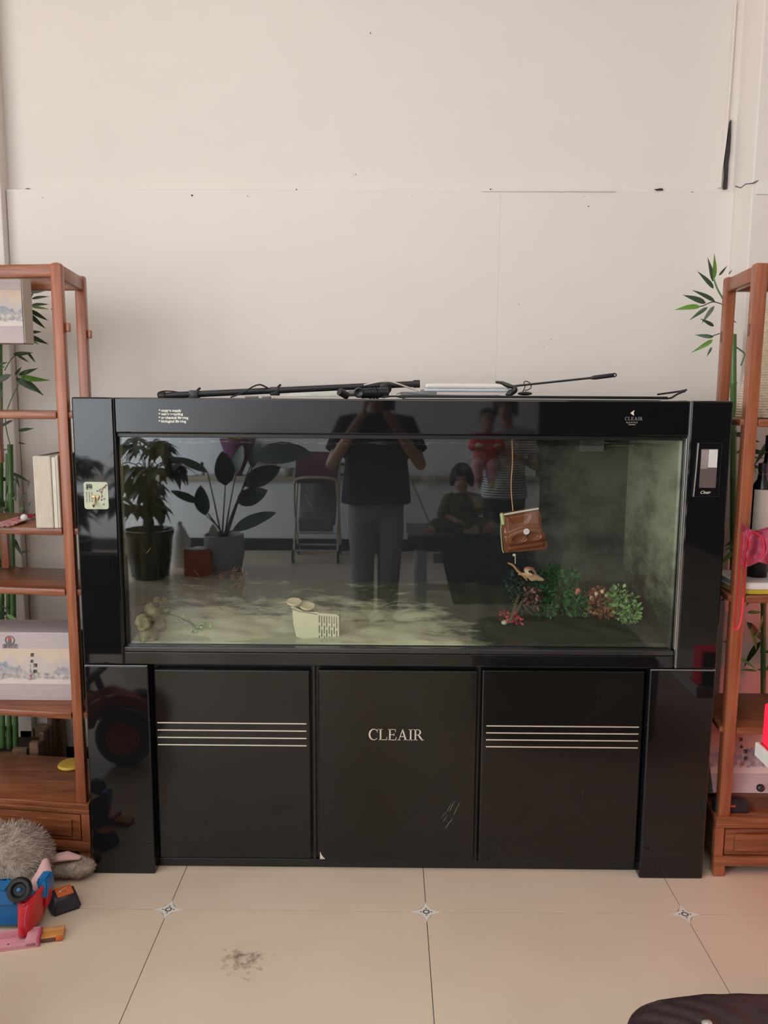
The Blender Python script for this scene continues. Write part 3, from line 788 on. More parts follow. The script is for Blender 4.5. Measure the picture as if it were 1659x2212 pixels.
# brown feeder hanging on a cord
Yb = 2.60
def B(px, py, y=Yb): return A(px, py, Y=y)
ctr = B(1132, 1148); fd = thing('feeder_box', 'brown moulded plastic box with round white label hanging on a cord in the tank', 'feeder box', ctr)
MB().prism([(p.x, Yb+.014, p.z) for p in [B(1086, 1114), B(1164, 1100), B(1183, 1188), B(1092, 1196), B(1086, 1160)]], (0, .05, 0)).build('shell', 'brownplastic', fd)
def curve_px(l, y): return [A(px, py, Y=y) for px, py in l]
def fcov(u, v):
    tl, tr_, bl_, br_ = B(1089, 1117), B(1164, 1103), B(1094, 1194), B(1183, 1181)
    p = (tl*(1-u)+tr_*u)*(1-v)+(bl_*(1-u)+br_*u)*v
    ss = lambda a, b, x: (lambda t: t*t*(3-2*t))(min(1, max(0, (x-a)/(b-a))))
    h = .010*ss(0, .10, u)*ss(1, .90, u)*ss(0, .05, v)*ss(1, .92, v)
    h -= .007*ss(.33, .27, math.hypot((u-.44)*1.0, (v-.0)*1.05))                      # finger scoop at the top
    vb = .46-.10*math.sin(math.pi*min(1, max(0, (u-.05)/.9)))
    h += .010*ss(vb-.03, vb+.10, v)*ss(.86, .70, v)                                    # raised brow and cheeks
    for cu, cv in ((.34, .645), (.70, .64)): h -= .011*ss(1.15, .75, math.hypot((u-cu)/.17, (v-cv)/.10))
    h -= .006*ss(.80, .86, v)*(.4+.6*u)
    p.x += .004*math.sin(v*9)*(u > .97 or u < .03); p.y = Yb+.006-h
    return p
cv = MB().grid(fcov, 60, 60); c2 = MB().grid(lambda u, v: Vector((fcov(u, v).x, Yb+.02, fcov(u, v).z)), 60, 60); cv.merge(c2.bm); cv.build('front_cover', 'brownplastic', fd, angle=180)
for px, py in ((1127, 1161), (1154, 1155)):
    p = B(px, py, Yb-.001); MB().ball(p+Vector((0, .003, 0)), (.0042, .003, .0034), 8).build('bolt', 'satin', fd)
p = B(1137, 1148, Yb-.016)
lb = MB().lathe([(.0001, 0), (.0095, 0), (.0095, .002), (.0001, .002)], c=p, n=24, M4=Matrix.Rotation(R(90), 3, 'X')).build('label_sticker', 'paper', fd)
for k in range(3): bx('sticker_print', (p.x-.005, p.y-.0026, p.z+.003-.003*k), (p.x+.005, p.y-.0019, p.z+.0036-.003*k), 'inkgrey', lb, bev=0)
MB().tube(curve_px([(1083, 1113), (1120, 1106), (1162, 1099)], Yb+.012), .0035, 8, round_ends=True).build('lid_seal', 'cream', fd)
MB().tube(curve_px([(1084, 1112), (1087, 1130)], Yb+.01), .007, 8, round_ends=True).build('latch', 'limeplastic', fd)
MB().tube(spline(curve_px([(1106, 950), (1107, 1000), (1104, 1050), (1108, 1104)], Yb+.02), 4), .0016, 6).build('cord', 'bonetan', fd)
MB().tube(spline(curve_px([(1083, 1128), (1082, 1150), (1085, 1185), (1088, 1194)], Yb+.02), 4), .0016, 6).build('side_cord', 'limeplastic', fd)
MB().tube(curve_px([(1113, 1196), (1113, 1218)], Yb+.02), .0013, 6).build('cord_tail', 'cream', fd)
MB().ball(B(1111, 1199, Yb+.02), (.006, .004, .005), 6).build('knot', 'cream', fd)

# plastic plants
def plant(name, label, base, stems, leafm, stemm, n, ls, wd, seed, spread, blobs=None):
    t = thing(name, label, 'water plant', base); rn = random.Random(seed); sm = MB(); vs = []; fs = []
    for (px, py, Y, r) in stems:
        e_ = A(px, py, Y=Y); mid = (base+e_)/2+Vector((rn.uniform(-.01, .01), 0, .01)); sm.tube(bez(base+Vector((rn.uniform(-.01, .01), 0, -.004)), mid, mid, e_, 5), [.003, .0026, .0023, .002, .0016, .001], 5)
        for _ in range(n):
            d = Vector((rn.gauss(0, 1), rn.gauss(0, 1), rn.gauss(0, 1))); d.normalize()
            c_ = e_+Vector((d.x*r, d.y*r*.7, d.z*r*spread))*rn.random()**.4
            dr = (d+Vector((0, -.3, rn.uniform(-.3, .6)))).normalized(); l = ls*rn.uniform(.6, 1.3); sd = dr.cross(Vector((rn.uniform(-1, 1), rn.uniform(-1, 1), rn.uniform(-1, 1)))).normalized()*wd*l
            k = len(vs); nn = dr.cross(sd).normalized()*l*.12
            vs += [c_, c_+dr*l*.5+sd+nn, c_+dr*l, c_+dr*l*.5-sd+nn]; fs.append((k, k+1, k+2, k+3))
    sm.build('stem', stemm, t)
    me = bpy.data.meshes.new('foliage'); me.from_pydata(vs, [], fs)
    finish(me, 'foliage', leafm, t, angle=180, kind='stuff'); return t
plant('water_plant', 'dark drooping plastic plant under the orange skull ornament', on_sand(1112, 1330), [(1105, 1262, 2.80, .03), (1118, 1245, 2.80, .03), (1130, 1262, 2.8, .032), (1112, 1285, 2.78, .034), (1142, 1290, 2.78, .03), (1125, 1300, 2.78, .03)], 'plantdark', 'driftwood', 42, .026, .16, 1, 1.0)
plant('water_plant', 'tall bushy dark green plastic plant in the middle of the plant group', on_sand(1190, 1335), [(1175, 1262, 2.84, .04), (1195, 1245, 2.86, .04), (1220, 1255, 2.86, .036), (1168, 1290, 2.80, .04), (1205, 1285, 2.82, .045), (1228, 1275, 2.84, .03), (1180, 1318, 2.78, .036), (1215, 1310, 2.80, .036), (1232, 1245, 2.86, .025)], 'plantgreen', 'plantdark', 95, .019, .26, 2, 1.0)
plant('water_plant', 'low green plastic plant with a single pink bud', on_sand(1250, 1330), [(1248, 1295, 2.80, .03), (1262, 1305, 2.80, .03), (1240, 1312, 2.78, .03), (1256, 1318, 2.78, .028)], 'plantgreen', 'plantdark', 60, .016, .25, 3, .9)
plant('water_plant', 'rust coloured leafy plastic plant beside the light green one', on_sand(1298, 1330), [(1283, 1290, 2.82, .026), (1300, 1285, 2.82, .03), (1312, 1300, 2.80, .03), (1290, 1310, 2.78, .028), (1308, 1325, 2.76, .026)], 'plantrust', 'driftwood', 60, .016, .34, 4, 1.0)
plant('water_plant', 'pale green bushy plastic plant furthest to the right', on_sand(1345, 1345), [(1335, 1285, 2.80, .032), (1355, 1300, 2.78, .034), (1366, 1322, 2.74, .03), (1342, 1320, 2.74, .034), (1326, 1300, 2.78, .03), (1360, 1338, 2.72, .026)], 'plantlime', 'plantdark', 70, .016, .34, 5, 1.0)
plant('water_plant', 'small red and green plant tuft at the foot of the group', on_sand(1098, 1345), [(1088, 1330, 2.68, .014), (1105, 1335, 2.66, .014), (1118, 1338, 2.66, .014)], 'plantred', 'plantlime', 26, .013, .3, 6, 1.0)
bud = MB().ball(A(1249, 1277, Y=2.79), (.010, .010, .011), 8).ball(A(1246, 1281, Y=2.785), (.006, .006, .007), 6).build('flower_bud', 'coral', None); tag(bud, 'pink flower bud on the low green plant', 'flower bud')
for k, (px, py) in enumerate(((1288, 1283), (1301, 1278), (1278, 1292), (1310, 1287))):
    o = MB().ball(A(px, py, Y=2.79), (.007, .007, .008), 7).build('bead', 'bone', None); tag(o, ('cream bead second from the left on the rust coloured plant', 'highest cream bead on the rust coloured plant', 'lowest and leftmost cream bead on the rust coloured plant', 'rightmost cream bead on the rust coloured plant')[k], 'bead', 'cream beads on the rust plant')
pkl = plant('water_plant', 'drooping pink leaved spray below the skull ornament', A(1150, 1300, Y=2.76), [(1140, 1285, 2.75, .016), (1152, 1278, 2.75, .018), (1158, 1295, 2.75, .016), (1147, 1305, 2.75, .014)], 'dustypink', 'driftwood', 18, .02, .2, 8, 1.1)
# skull ornament with a long horn
sk = thing('skull_ornament', 'cream and orange skull ornament with a long horn among the plants', 'ornament', A(1145, 1245, Y=2.74))
Ys = 2.74
def S(px, py, y=Ys): return A(px, py, Y=y)
mbx = MB().ball(S(1146, 1238), (.020, .018, .016), 12).ball(S(1152, 1247), (.018, .014, .014), 10).tube([S(1152, 1244), S(1162, 1249), S(1172, 1252)], [.014, .010, .006], 10, round_ends=True).ball(S(1140, 1232), (.014, .014, .009), 10)
union(mbx, 'skull', 'bone', sk, voxel=.003, smooth_it=2)
for px, py, r in ((1147, 1235, .0055), (1151, 1238, .0045), (1143, 1235, .003)): MB().ball(S(px, py, Ys-.0165), (r, .004, r), 8).build('eye_socket', 'hollow', sk)
MB().tube(spline([S(1097, 1216), S(1108, 1221), S(1118, 1233), S(1127, 1240), S(1134, 1243)], 4), [.0015]+[.003+.0002*i for i in range(16)], 7, round_ends=True).build('horn', 'bonetan', sk)
MB().tube([S(1127, 1240), S(1133, 1246), S(1139, 1254)], [.004, .004, .0015], 7, round_ends=True).build('jaw_bone', 'bonetan', sk)
MB().tube(spline([S(1134, 1228), S(1142, 1226), S(1152, 1229)], 4), .0035, 7, round_ends=True).build('brow_ridge', 'coral', sk)
MB().tube([S(1122, 1240), S(1130, 1240), S(1141, 1247)], [.003, .006, .004], 8, round_ends=True).build('cheek_bone', 'bone', sk)
# root wood, twigs, mossy rock on the left, ornaments' bits
rw = MB(); 
for l, r in (([(1108, 1334), (1116, 1300), (1122, 1285)], (.010, .007, .004)), ([(1112, 1330), (1128, 1300), (1140, 1290)], (.008, .005, .003)), ([(1130, 1304), (1138, 1316), (1150, 1328)], (.004, .003, .0015)), ([(1134, 1310), (1144, 1306), (1150, 1318)], (.003, .002, .001))):
    rw.tube(spline(curve_px(l, 2.76), 3), [r[0]+(r[2]-r[0])*i/6 for i in range(7)], 7)
o = rw.build('root_wood', 'driftwood', None); tag(o, 'forked brown root wood under the dark plant', 'driftwood'); 
for k, (l, lab) in enumerate((([(372, 1303), (400, 1304), (432, 1302), (455, 1290), (492, 1253)], 'bent dark twig lying across the sand at the left'), ([(420, 1232), (440, 1260), (452, 1285), (480, 1318)], 'straight dark twig leaning behind the bent one'), ([(300, 1210), (312, 1200), (326, 1184)], 'short pale twig floating by the mossy rock'))):
    pts = spline([A(px, py, Y=2.70+.02*k) for px, py in l], 4)
    o = MB().tube(pts, [.0022*(1-.6*i/len(pts)) for i in range(len(pts))], 5).build('twig', 'twig' if k < 2 else 'bone', None); tag(o, lab, 'twig')
rk = MB()
rn = random.Random(5)
for px, py, r in [(300, 1370, .035), (318, 1352, .035), (334, 1368, .030), (345, 1350, .028), (310, 1325, .030), (338, 1325, .028), (352, 1372, .020), (326, 1300, .020), (345, 1298, .016), (290, 1345, .030)]:
    Y = min(2.80, .795*1748/(838-px)-.02); p = A(px, py, Y=Y); p.x = max(p.x, -.80+r*.5); rk.ball(p, (r*rn.uniform(.7, 1), r*rn.uniform(.7, 1), r*rn.uniform(.8, 1.3)), 8)
rocko = union(rk, 'mossy_rock', 'mossrock', None, voxel=.006, smooth_it=1)
for v in rocko.data.vertices: v.co += v.normal*.010*noise.noise(v.co*55)
tag(rocko, 'craggy olive mossy rock at the left end of the tank', 'rock')
plant('water_plant', 'pink flowered tuft on the front of the mossy rock', A(310, 1352, Y=2.68), [(300, 1350, 2.655, .016), (316, 1343, 2.66, .018), (306, 1366, 2.65, .014), (298, 1380, 2.64, .012)], 'coral', 'plantlime', 22, .010, .4, 9, 1.0)
plant('water_plant', 'low green weed spread on the sand in front of the mossy rock', on_sand(430, 1362), [(395, 1340, 2.66, .02), (420, 1360, 2.62, .02), (440, 1352, 2.64, .02), (362, 1325, 2.69, .02)], 'plantlime', 'plantdark', 22, .012, .3, 10, .4)
plant('water_plant', 'thin brown grass tuft standing behind the twigs', on_sand(500, 1270), [(498, 1240, 2.9, .012), (485, 1250, 2.9, .012), (524, 1245, 2.92, .012), (530, 1262, 2.92, .012)], 'plantrust', 'driftwood', 16, .028, .05, 11, 1.4)
for px, py, lab in ((1090, 1350, 'pale stone beside the small red tuft'), (1100, 1345, 'second pale stone under the small red tuft')):
    p = on_sand(px, py); o = MB().ball(p+Vector((0, -.0, .006)), (.012, .010, .009), 6).build('stone', 'filtercream', None); tag(o, lab, 'stone')
# ================================================================== CURIO SHELVES
def shelf(side, label, root, shear, levels, dividers, short):
    """side -1 runs to the left of its outer post, +1 to the right"""
    t = thing('curio_shelf', label, 'shelf', root); s = side; W, D, T = .86, .33, 1.985
    made = []
    def lb(nm, x0, x1, y0, y1, z0, z1, m='redwood', bev=.004, par=t):
        o = MB().box((min(s*x0, s*x1), y0, z0), (max(s*x0, s*x1), y1, z1), bev=bev).build(nm, m, par, world=False); made.append(o); return o
    pw = .040
    for x in (0, W-pw):
        lb('post', x, x+pw, 0, .044, .205, T, bev=.013 if s < 0 else .006); lb('post', x, x+.036, D-.04, D, .205, T, bev=.005)
        lb('side_rail', x+.004, x+pw-.006, .044, D-.04, T-.050, T-.004, bev=.005)
        for z in (1.775,): 
            for y in (.014, D-.030):
                if s > 0: lb('wedge', -.0015 if x == 0 else x+pw-.003, .003 if x == 0 else x+pw+.0015, y, y+.016, z-.004, z+.032, 'darkwood', bev=.0005); continue
                lb('wedge', x-.014 if x == 0 else x+pw, x if x == 0 else x+pw+.014, y, y+.022, z, z+.028, bev=.003)
    lb('top_rail', pw-.012, W-pw+.012, .004, .038, T-.046, T-.004, 'redwood_h', bev=.010 if s < 0 else .005); lb('top_rail', pw, W-pw, D-.034, D-.004, T-.046, T-.004, 'redwood_h', bev=.005)
    for z in levels:
        b = lb('shelf_board', -.012, W+.012, .012, D-.012, z, z+.020, 'redwood_h', bev=.003)
        lb('shelf_edge', pw, W-pw, .002, .016, z-.003, z+.022, 'redwood_h', bev=.006, par=b)
        lb('stretcher_end', -.014, 0, D-.035, D-.008, z-.002, z+.022, 'darkwood', bev=.002, par=b)
    for x, z0, z1 in dividers: lb('divider', x, x+.030, D-.055, D-.020, z0, z1, bev=.004)
    for x0, x1, z in short: lb('short_shelf', x0, x1, D-.19, D-.012, z-.020, z, 'redwood_h', bev=.004)
    # drawer base
    lb('base_top', -.008, W+.008, -.008, D+.004, .192, .212, 'redwood_h', bev=.003)
    lb('base_rail', -.008, W+.008, -.006, .022, .174, .192, 'redwood_h', bev=.003)
    lb('base_rail', -.008, W+.008, -.010, .022, .040, .074, 'redwood_h', bev=.004)
    lb('base_panel', 0, W, .03, D, .045, .19, 'darkwood')
    for x in (-.008, W/2-.02, W-.022): lb('base_stile', x, x+.030, -.006, .024, .074, .174, bev=.002)
    for x in (-.006, W-.034):
        for y in (-.004, D-.04): lb('foot', x, x+.040, y, y+.040, 0, .042, bev=.004)
    for x0, x1 in ((.026, W/2-.024), (W/2+.014, W-.026)):
        d = lb('drawer', x0, x1, -.002, .03, .078, .170, 'redwood_h', bev=.002)
        lb('raised_panel', x0+.03, x1-.03, -.009, .0, .092, .156, 'redwood_h', bev=.006, par=d)
        kx = s*(x0+x1)/2
        k = MB().lathe([(.004, 0), (.005, .008), (.010, .014), (.009, .020), (.0001, .023)], c=(kx, -.008, .136), n=14, M4=Matrix.Rotation(R(90), 3, 'X')).build('knob', 'brass', d, world=False); made.append(k)
    sh = Matrix(((1, shear[0], 0, 0), (shear[1], 1, 0, 0), (0, 0, 1, 0), (0, 0, 0, 1)))
    for o in made: o.data.transform(sh)
    return t
LSY = 2.565
dvx = -1.022-A(42, 1000, Y=2.85).x-.03
SL = shelf(-1, 'reddish wooden curio shelf on the left of the fish tank', (-1.012, LSY, 0), (-.13, -.12), (1.506, 1.132, .930, .508), [(.335, 1.337, 1.730), (.33, .952, 1.132)], [(.33, .84, 1.750), (.365, .84, 1.345)])
SRR = shelf(1, 'reddish wooden curio shelf on the right of the fish tank', (1.098, 2.515, 0), (.11, 0), (1.497, .938, .500), [(.42, 1.517, 1.72), (.42, .958, 1.35)], [(.42, .82, 1.74)])

def gift(nm_label, x0, x1, y0, dp, z0, z1, tilt, seed, logo=True, sx=3.4):
    t = thing('gift_box', nm_label, 'gift box', ((x0+x1)/2, y0, z0)); h = z1-z0; hw = (x1-x0)/2
    t.rotation_euler = (tilt, 0, 0)
    def lbx(nm, a, b, m, bev=0): return MB().box(a, b, bev=bev).build(nm, m, t, world=False, smooth=False)
    lbx('box', (-hw, 0, 0), (hw, dp, h), 'lilac', .002); lbx('end_flap', (hw-.001, .004, .002), (hw+.003, dp-.004, h-.004), 'cream', .001)
    key = 'print_%d' % seed; MATS[key] = landscape_mat('landscape_print', h*.245, h*.765, sx, seed)
    lbx('picture_band', (-hw+.0005, -.0015, h*.245), (hw-.0005, .001, h*.765), key)
    return t, hw, h
def gtext(t, s_, x, z, size, m, nm='calligraphy', **k):
    me = text_mesh(s_, size, depth=.0004, **k); me.transform(Matrix.Translation((x, -.0021, z)) @ Euler((R(90), 0, 0)).to_matrix().to_4x4())
    return finish(me, nm, m, t, world=False, smooth=False)
def print_marks(t, hw, h, lx, cx):
    """logo ring and name over the band, four brushed characters and a red seal in it; lx, cx from the box middle"""
    MB().tube([(lx+.015*math.cos(i*.2618), -.002, h*.885+.015*math.sin(i*.2618)) for i in range(24)], .0012, 5, closed=True).build('logo_ring', 'inkgrey', t, world=False)
    MB().ball((lx-.001, -.0015, h*.885+.006), (.006, .0008, .006), 8).build('logo_dot', 'redink', t, world=False)
    gtext(t, '\u9890', lx-.0085, h*.885-.011, .014, 'inkgrey', 'logo_sign')
    gtext(t, '\u5eb7\u9890\u574a', lx-.026, h*.775, .0175, 'inkgrey', 'logo_name')
    for ch, u, v in (('\u8349', 0, .65), ('\u672c', -.002, .56), ('\u7cbe', .009, .50), ('\u7cb9', .007, .41)): gtext(t, ch, cx+u, h*v, .0145, 'ink', shear=.12, bold=.0002)
    MB().box((cx-.003, -.0022, h*.345), (cx+.002, -.001, h*.385)).build('seal', 'redink', t, world=False, smooth=False)
    for k in range(5): gtext(t, '\u8349\u6728\u4e4b\u7cbe\u534e'[k], cx-.003, h*(.515-.025*k), .0042, 'inkgrey', 'small_verse')
ly = 2.72; a, b = A(60, 1369, Y=ly), A(60, 1514, Y=ly); xr = A(180, 1440, Y=ly).x
g1, hw, h = gift('lilac gift box with ink landscape and calligraphy on the low left shelf', xr-.44, xr, ly, .16, .5285, .5285+(a.z-b.z), 0, 11, sx=2.2)
g1.location.y = A(60, 1513, Z=.5285).y
print_marks(g1, hw, h, A(33, 1390, Y=ly).x-g1.location.x, A(77, 1440, Y=ly).x-g1.location.x)
uy = LSY+.20; a, b = A(50, 605, Y=uy), A(50, 755, Y=uy)
g2, hw2, h2 = gift('lilac gift box with ink mountain standing high on the left shelf', a.x-.42, A(50, 700, Y=uy).x, uy, .075, 1.7505, 1.7505+(a.z-b.z), 0, 23, sx=2.0)

# linen slipcase with a half open flap
p0, p1 = A(73, 1143, Z=1.1525), A(110, 1143, Z=1.1525); zt = A(70, 985, Y=p0.y+.01).z
bk = thing('slipcase', 'tall beige linen document case standing on the left shelf', 'box', (p0.x, p0.y+.01, 1.1535))
x0, x1, y0 = p0.x+.002, p1.x+.006, p0.y+.012
bx('spine', (x0, y0, 1.1535), (x1, y0+.014, zt), 'linen', bk, bev=.004)
bx('cover', (x0, y0+.012, 1.1535), (x0+.006, y0+.21, zt), 'linen', bk)
bx('page_block', (x0+.007, y0+.015, 1.156), (x1+.012, y0+.20, zt-.004), 'cream', bk)
bx('cover', (x1+.013, y0+.004, 1.1535), (x1+.022, y0+.21, zt+.002), 'linen', bk, bev=.003)
bx('hinge', (x1, y0+.004, 1.1535), (x1+.013, y0+.010, zt-.004), 'cream', bk)
# red packets lying crumpled beside it
def packet(lab, px0, px1, py0, py1, sd, m='redcloth'):
    rn = random.Random(sd); a, b = A(px0, py1, Z=1.156), A(px1, py0, Z=1.156)
    def f(u, v): return Vector((a.x+(b.x-a.x)*u+.01*v, min(a.y+(b.y-a.y)*v, 2.87), 1.1565+.012*abs(noise.noise(Vector((u*4, v*3, sd*3.1))))+.004*v))
    mb = MB().grid(f, 14, 8); mb2 = MB().grid(lambda u, v: f(u, v)+Vector((0, 0, -.0025)), 14, 8); mb.merge(mb2.bm)
    o = mb.build('red_packet', m, None); tag(o, lab, 'packet')
mk('packetpattern', (.45, .04, .06), .5, col2=(.62, .50, .48), scale=70)
packet('crumpled red and white printed packet on the left shelf', -30, 60, 1124, 1139, 1, 'packetpattern'); packet('small bright red packet against the linen case', 42, 66, 1115, 1126, 2)
o = MB().ball(A(52, 1118, Z=1.175), (.012, .010, .012), 8).build('clear_bead', 'silverpaper', None); tag(o, 'clear round bead beside the bright red packet', 'bead'); o.location.z -= .0
# right shelf: woven lamp
wy = 2.69; wx = A(1590, 900, Y=wy).x+.182; wz = 1.5195
wl_ = thing('woven_lamp', 'cream woven rope lamp standing on the right shelf top level', 'lamp', (wx, wy, wz))
prof = []
NR = 46
hgt = A(1655, 640, Y=wy).z-wz
for k in range(NR+1):
    t_ = k/NR; r = .205-.028*t_-.055*t_**3+.02*math.sin(t_*3.1)*(1-t_)
    prof += [(r-.004, hgt*t_), (r, hgt*(t_+.5/NR))] if k < NR else [(r-.004, hgt)]
rw_ = MB()
def wv_(u, v):
    k = v*NR; t_ = v; r = .176-.090*t_**1.6+.0035*abs(math.sin(k*math.pi))*(.7+.5*math.sin(u*2*math.pi*60+(int(k) % 2)*math.pi))
    a = u*2*math.pi; return Vector((wx+r*math.cos(a), wy+.62*r*math.sin(a), wz+hgt*v))
rw_.grid(wv_, 240, NR*4); rw_.build('woven_shade', 'wicker', wl_)
MB().lathe([(.06, 0), (.06, .012), (.02, .014), (.012, hgt*.5), (.02, hgt*.55)], c=(wx, wy, wz), n=16).build('lamp_stem', 'brass', wl_)
# bottles
def bottle(lab, px, py0, py1, Y, r, label=None, neck=.35):
    b, tpt = A(px, py1, Y=Y), A(px, py0, Y=Y); h_ = tpt.z-.9605; p = Vector((b.x, Y, .9605))
    t = thing('bottle', lab, 'bottle', p, group=None)
    MB().lathe([(r*.9, 0), (r, .006), (r, h_*(1-neck)), (r*.92, h_*(1-neck*.85)), (r*.45, h_*(1-neck*.55)), (r*.38, h_*(1-neck*.3)), (r*.38, h_-.004), (r*.3, h_)], c=p, n=24).build('glass_body', 'bottle', t)
    MB().lathe([(r*.41, h_*(1-neck*.28)), (r*.43, h_*(1-neck*.28)+.004), (r*.43, h_+.002), (r*.2, h_+.004)], c=p, n=20).build('cap', 'blackplastic', t)
    MB().tube([p+Vector((r*.40*math.cos(i*.3927), r*.40*math.sin(i*.3927), h_*(1-neck*.36))) for i in range(16)], .0018, 5, closed=True).build('neck_band', 'brass', t)
    if label:
        l0, l1 = label
        mb = MB(); a_ = [R(-150+13*i) for i in range(8)]
        mb.prism([(p.x+(r+.0008)*math.cos(q), p.y+(r+.0008)*math.sin(q), p.z+h_*l0) for q in a_]+[(p.x+(r-.002)*math.cos(q), p.y+(r-.002)*math.sin(q), p.z+h_*l0) for q in a_[::-1]], (0, 0, h_*(l1-l0))).build('label', 'cream', t)
    return t
bottle('black bottle with cream label on the right shelf', 1630, 1002, 1270, 2.64, .035, (.46, .80), .22)
bottle('taller black bottle behind the labelled one on the right shelf', 1640, 942, 1262, 2.73, .030, None, .30)
# books
def book(lab, z0, z1, m, Y0, x0p):
    x0 = A(x0p, 1275, Y=2.54).x; t = thing('book', lab, 'book', (x0+.12, Y0+.1, z0))
    bx('page_block', (x0+.004, Y0+.003, z0+.002), (x0+.238, Y0+.19, z1-.002), 'paper', t)
    bx('cover', (x0, Y0, z1-.0025), (x0+.24, Y0+.195, z1), m, t, bev=.0005); bx('cover', (x0, Y0, z0), (x0+.24, Y0+.195, z0+.0025), m, t, bev=.0005); bx('spine', (x0, Y0-.001, z0+.0025), (x0+.24, Y0+.002, z1-.0025), m, t, bev=.0005)
book('thick yellow book lying under the white one', .9605, .9765, 'yellow', 2.535, 1587); book('white book lying on the yellow one', .977, .9985, 'paper', 2.533, 1587)
# red mesh pouch with a hanging strap
py_ = 2.478
def P(px, py, y=py_): return A(px, py, Y=y)
pouch = thing('mesh_pouch', 'crumpled red mesh pouch with long red strap over the right shelf edge', 'pouch', P(1632, 1215, 2.6))
rn = random.Random(4)
op = [(1602, 1125), (1618, 1145), (1640, 1150), (1680, 1140), (1700, 1170), (1690, 1230), (1650, 1222), (1638, 1205), (1640, 1215), (1625, 1222), (1610, 1226), (1606, 1180), (1598, 1150)]
def pf(u, v):
    # folded sheet between an upper and a lower outline
    k = u*4; topl = [(1601, 1128), (1618, 1142), (1640, 1150), (1668, 1142), (1700, 1140)]; botl = [(1606, 1226), (1620, 1223), (1640, 1214), (1665, 1222), (1700, 1235)]
    i = min(3, int(k)); f = k-i
    px = (topl[i][0]*(1-f)+topl[i+1][0]*f)*(1-v)+(botl[i][0]*(1-f)+botl[i+1][0]*f)*v; py = (topl[i][1]*(1-f)+topl[i+1][1]*f)*(1-v)+(botl[i][1]*(1-f)+botl[i+1][1]*f)*v
    return P(px, py, py_+.012+.014*math.sin(u*14+v*3)+.012*noise.noise(Vector((u*6, v*5, 2))))
mb = MB().grid(pf, 30, 16); m2 = MB().grid(lambda u, v: pf(u, v)+Vector((0, .03, 0)), 30, 16); mb.merge(m2.bm); mb.build('net_bag', 'redmesh', pouch)
MB().tube(spline([P(1606, 1226), P(1612, 1180), P(1622, 1150), P(1645, 1160), P(1650, 1190), P(1640, 1205)], 5), .0035, 6, flat=.5).build('binding', 'redcloth', pouch)
MB().tube(spline([P(1603, 1155), P(1602, 1180), P(1597, 1240), P(1593, 1290), P(1588, 1330), P(1586, 1352), P(1590, 1358), P(1597, 1350), P(1603, 1320), P(1604, 1290)], 5), .0042, 6, flat=.4).build('strap', 'redcloth', pouch)
MB().tube(spline([P(1617, 1152), P(1617, 1185), P(1610, 1225), P(1607, 1260), P(1605, 1290)], 5), .0036, 6, flat=.4).build('strap', 'redcloth', pouch)
MB().tube([P(1590, 1357), P(1584, 1364), P(1577, 1360)], .0018, 5).build('strap_end', 'redcloth', pouch)
# gift box lying tilted on the base of the right shelf, a black case before it
gy = 2.60; a, b = A(1600, 1563, Y=gy+.13), A(1600, 1700, Y=gy)
g3, hw3, h3 = gift('lilac gift box tilted back on the base of the right shelf', A(1562, 1600, Y=gy).x-.03, A(1562, 1600, Y=gy).x+.42, gy-.02, .05, .262, .262+.26, R(-30), 37, sx=2.2)
print_marks(g3, hw3, h3, -hw3+.10, A(1612, 1640, Y=gy).x-g3.location.x)
bx_ = thing('prop_stand', 'low wooden prop under the tilted gift box', 'stand', (1.33, 2.66, .2125)); bx('ledge', (1.13, 2.575, .2125), (1.52, 2.60, .260), 'darkwood', bx_); bx('back_strut', (1.15, 2.72, .2125), (1.50, 2.74, .38), 'darkwood', bx_)
a, b = A(1548, 1688, Y=2.54), A(1619, 1712, Y=2.54)
cs = thing('black_case', 'small flat black case in front of the tilted gift box', 'case', ((a.x+b.x)/2, 2.55, .2125)); bx('body', (a.x, 2.535, .2125), (b.x, 2.57, .2125+(a.z-b.z)), 'blackplastic', cs, bev=.003); bx('catch', ((a.x+b.x)/2-.01, 2.533, .235), ((a.x+b.x)/2+.01, 2.536, .242), 'redink', cs)
o = MB().ball(A(1643, 1702, Y=2.545), (.014, .012, .013), 10).build('black_ball', 'blackplastic', None); o['label'] = ''; tag(o, 'small round black lump beside the flat black case', 'lump')

# ================================================================== BAMBOO
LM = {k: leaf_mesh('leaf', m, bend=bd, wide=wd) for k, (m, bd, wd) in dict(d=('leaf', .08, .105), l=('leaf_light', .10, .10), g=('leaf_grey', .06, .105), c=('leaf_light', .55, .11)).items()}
def stalk(t, px0, py0, px1, py1, Y, r):
    a, b = A(px0, py0, Y=Y), A(px1, py1, Y=Y); L_ = (b-a).length; n = max(2, int(L_/.17)); pts = []; rad = []
    for i in range(n):
        for f, k in ((0.0, 1.16), (.03, 1.0), (.5, .97), (.97, 1.0)): pts.append(a.lerp(b, (i+f)/n)); rad.append(r*k)
    pts.append(b); rad.append(r*1.1)
    MB().tube(pts, rad, 12).build('stalk', 'stalk', t)
bp = thing('bamboo_plant', 'green bamboo behind the right shelf rising beside the column', 'bamboo', (A(1583, 1500, Y=3.0).x, 3.0, 0))
stalk(bp, 1583, 1700, 1584, 722, 3.0, .0115); stalk(bp, 1648, 1700, 1650, 1100, 3.0, .010)
MB().tube(spline([A(px, py, Y=3.0) for px, py in ((1584, 722), (1574, 705), (1568, 680), (1566, 655), (1550, 625), (1541, 600))], 4), .0032, 6).build('branch', 'stalk', bp)
MB().tube(spline([A(px, py, Y=3.0) for px, py in ((1567, 660), (1541, 652), (1520, 660), (1512, 662))], 4), .0018, 5).build('branch', 'twig', bp)
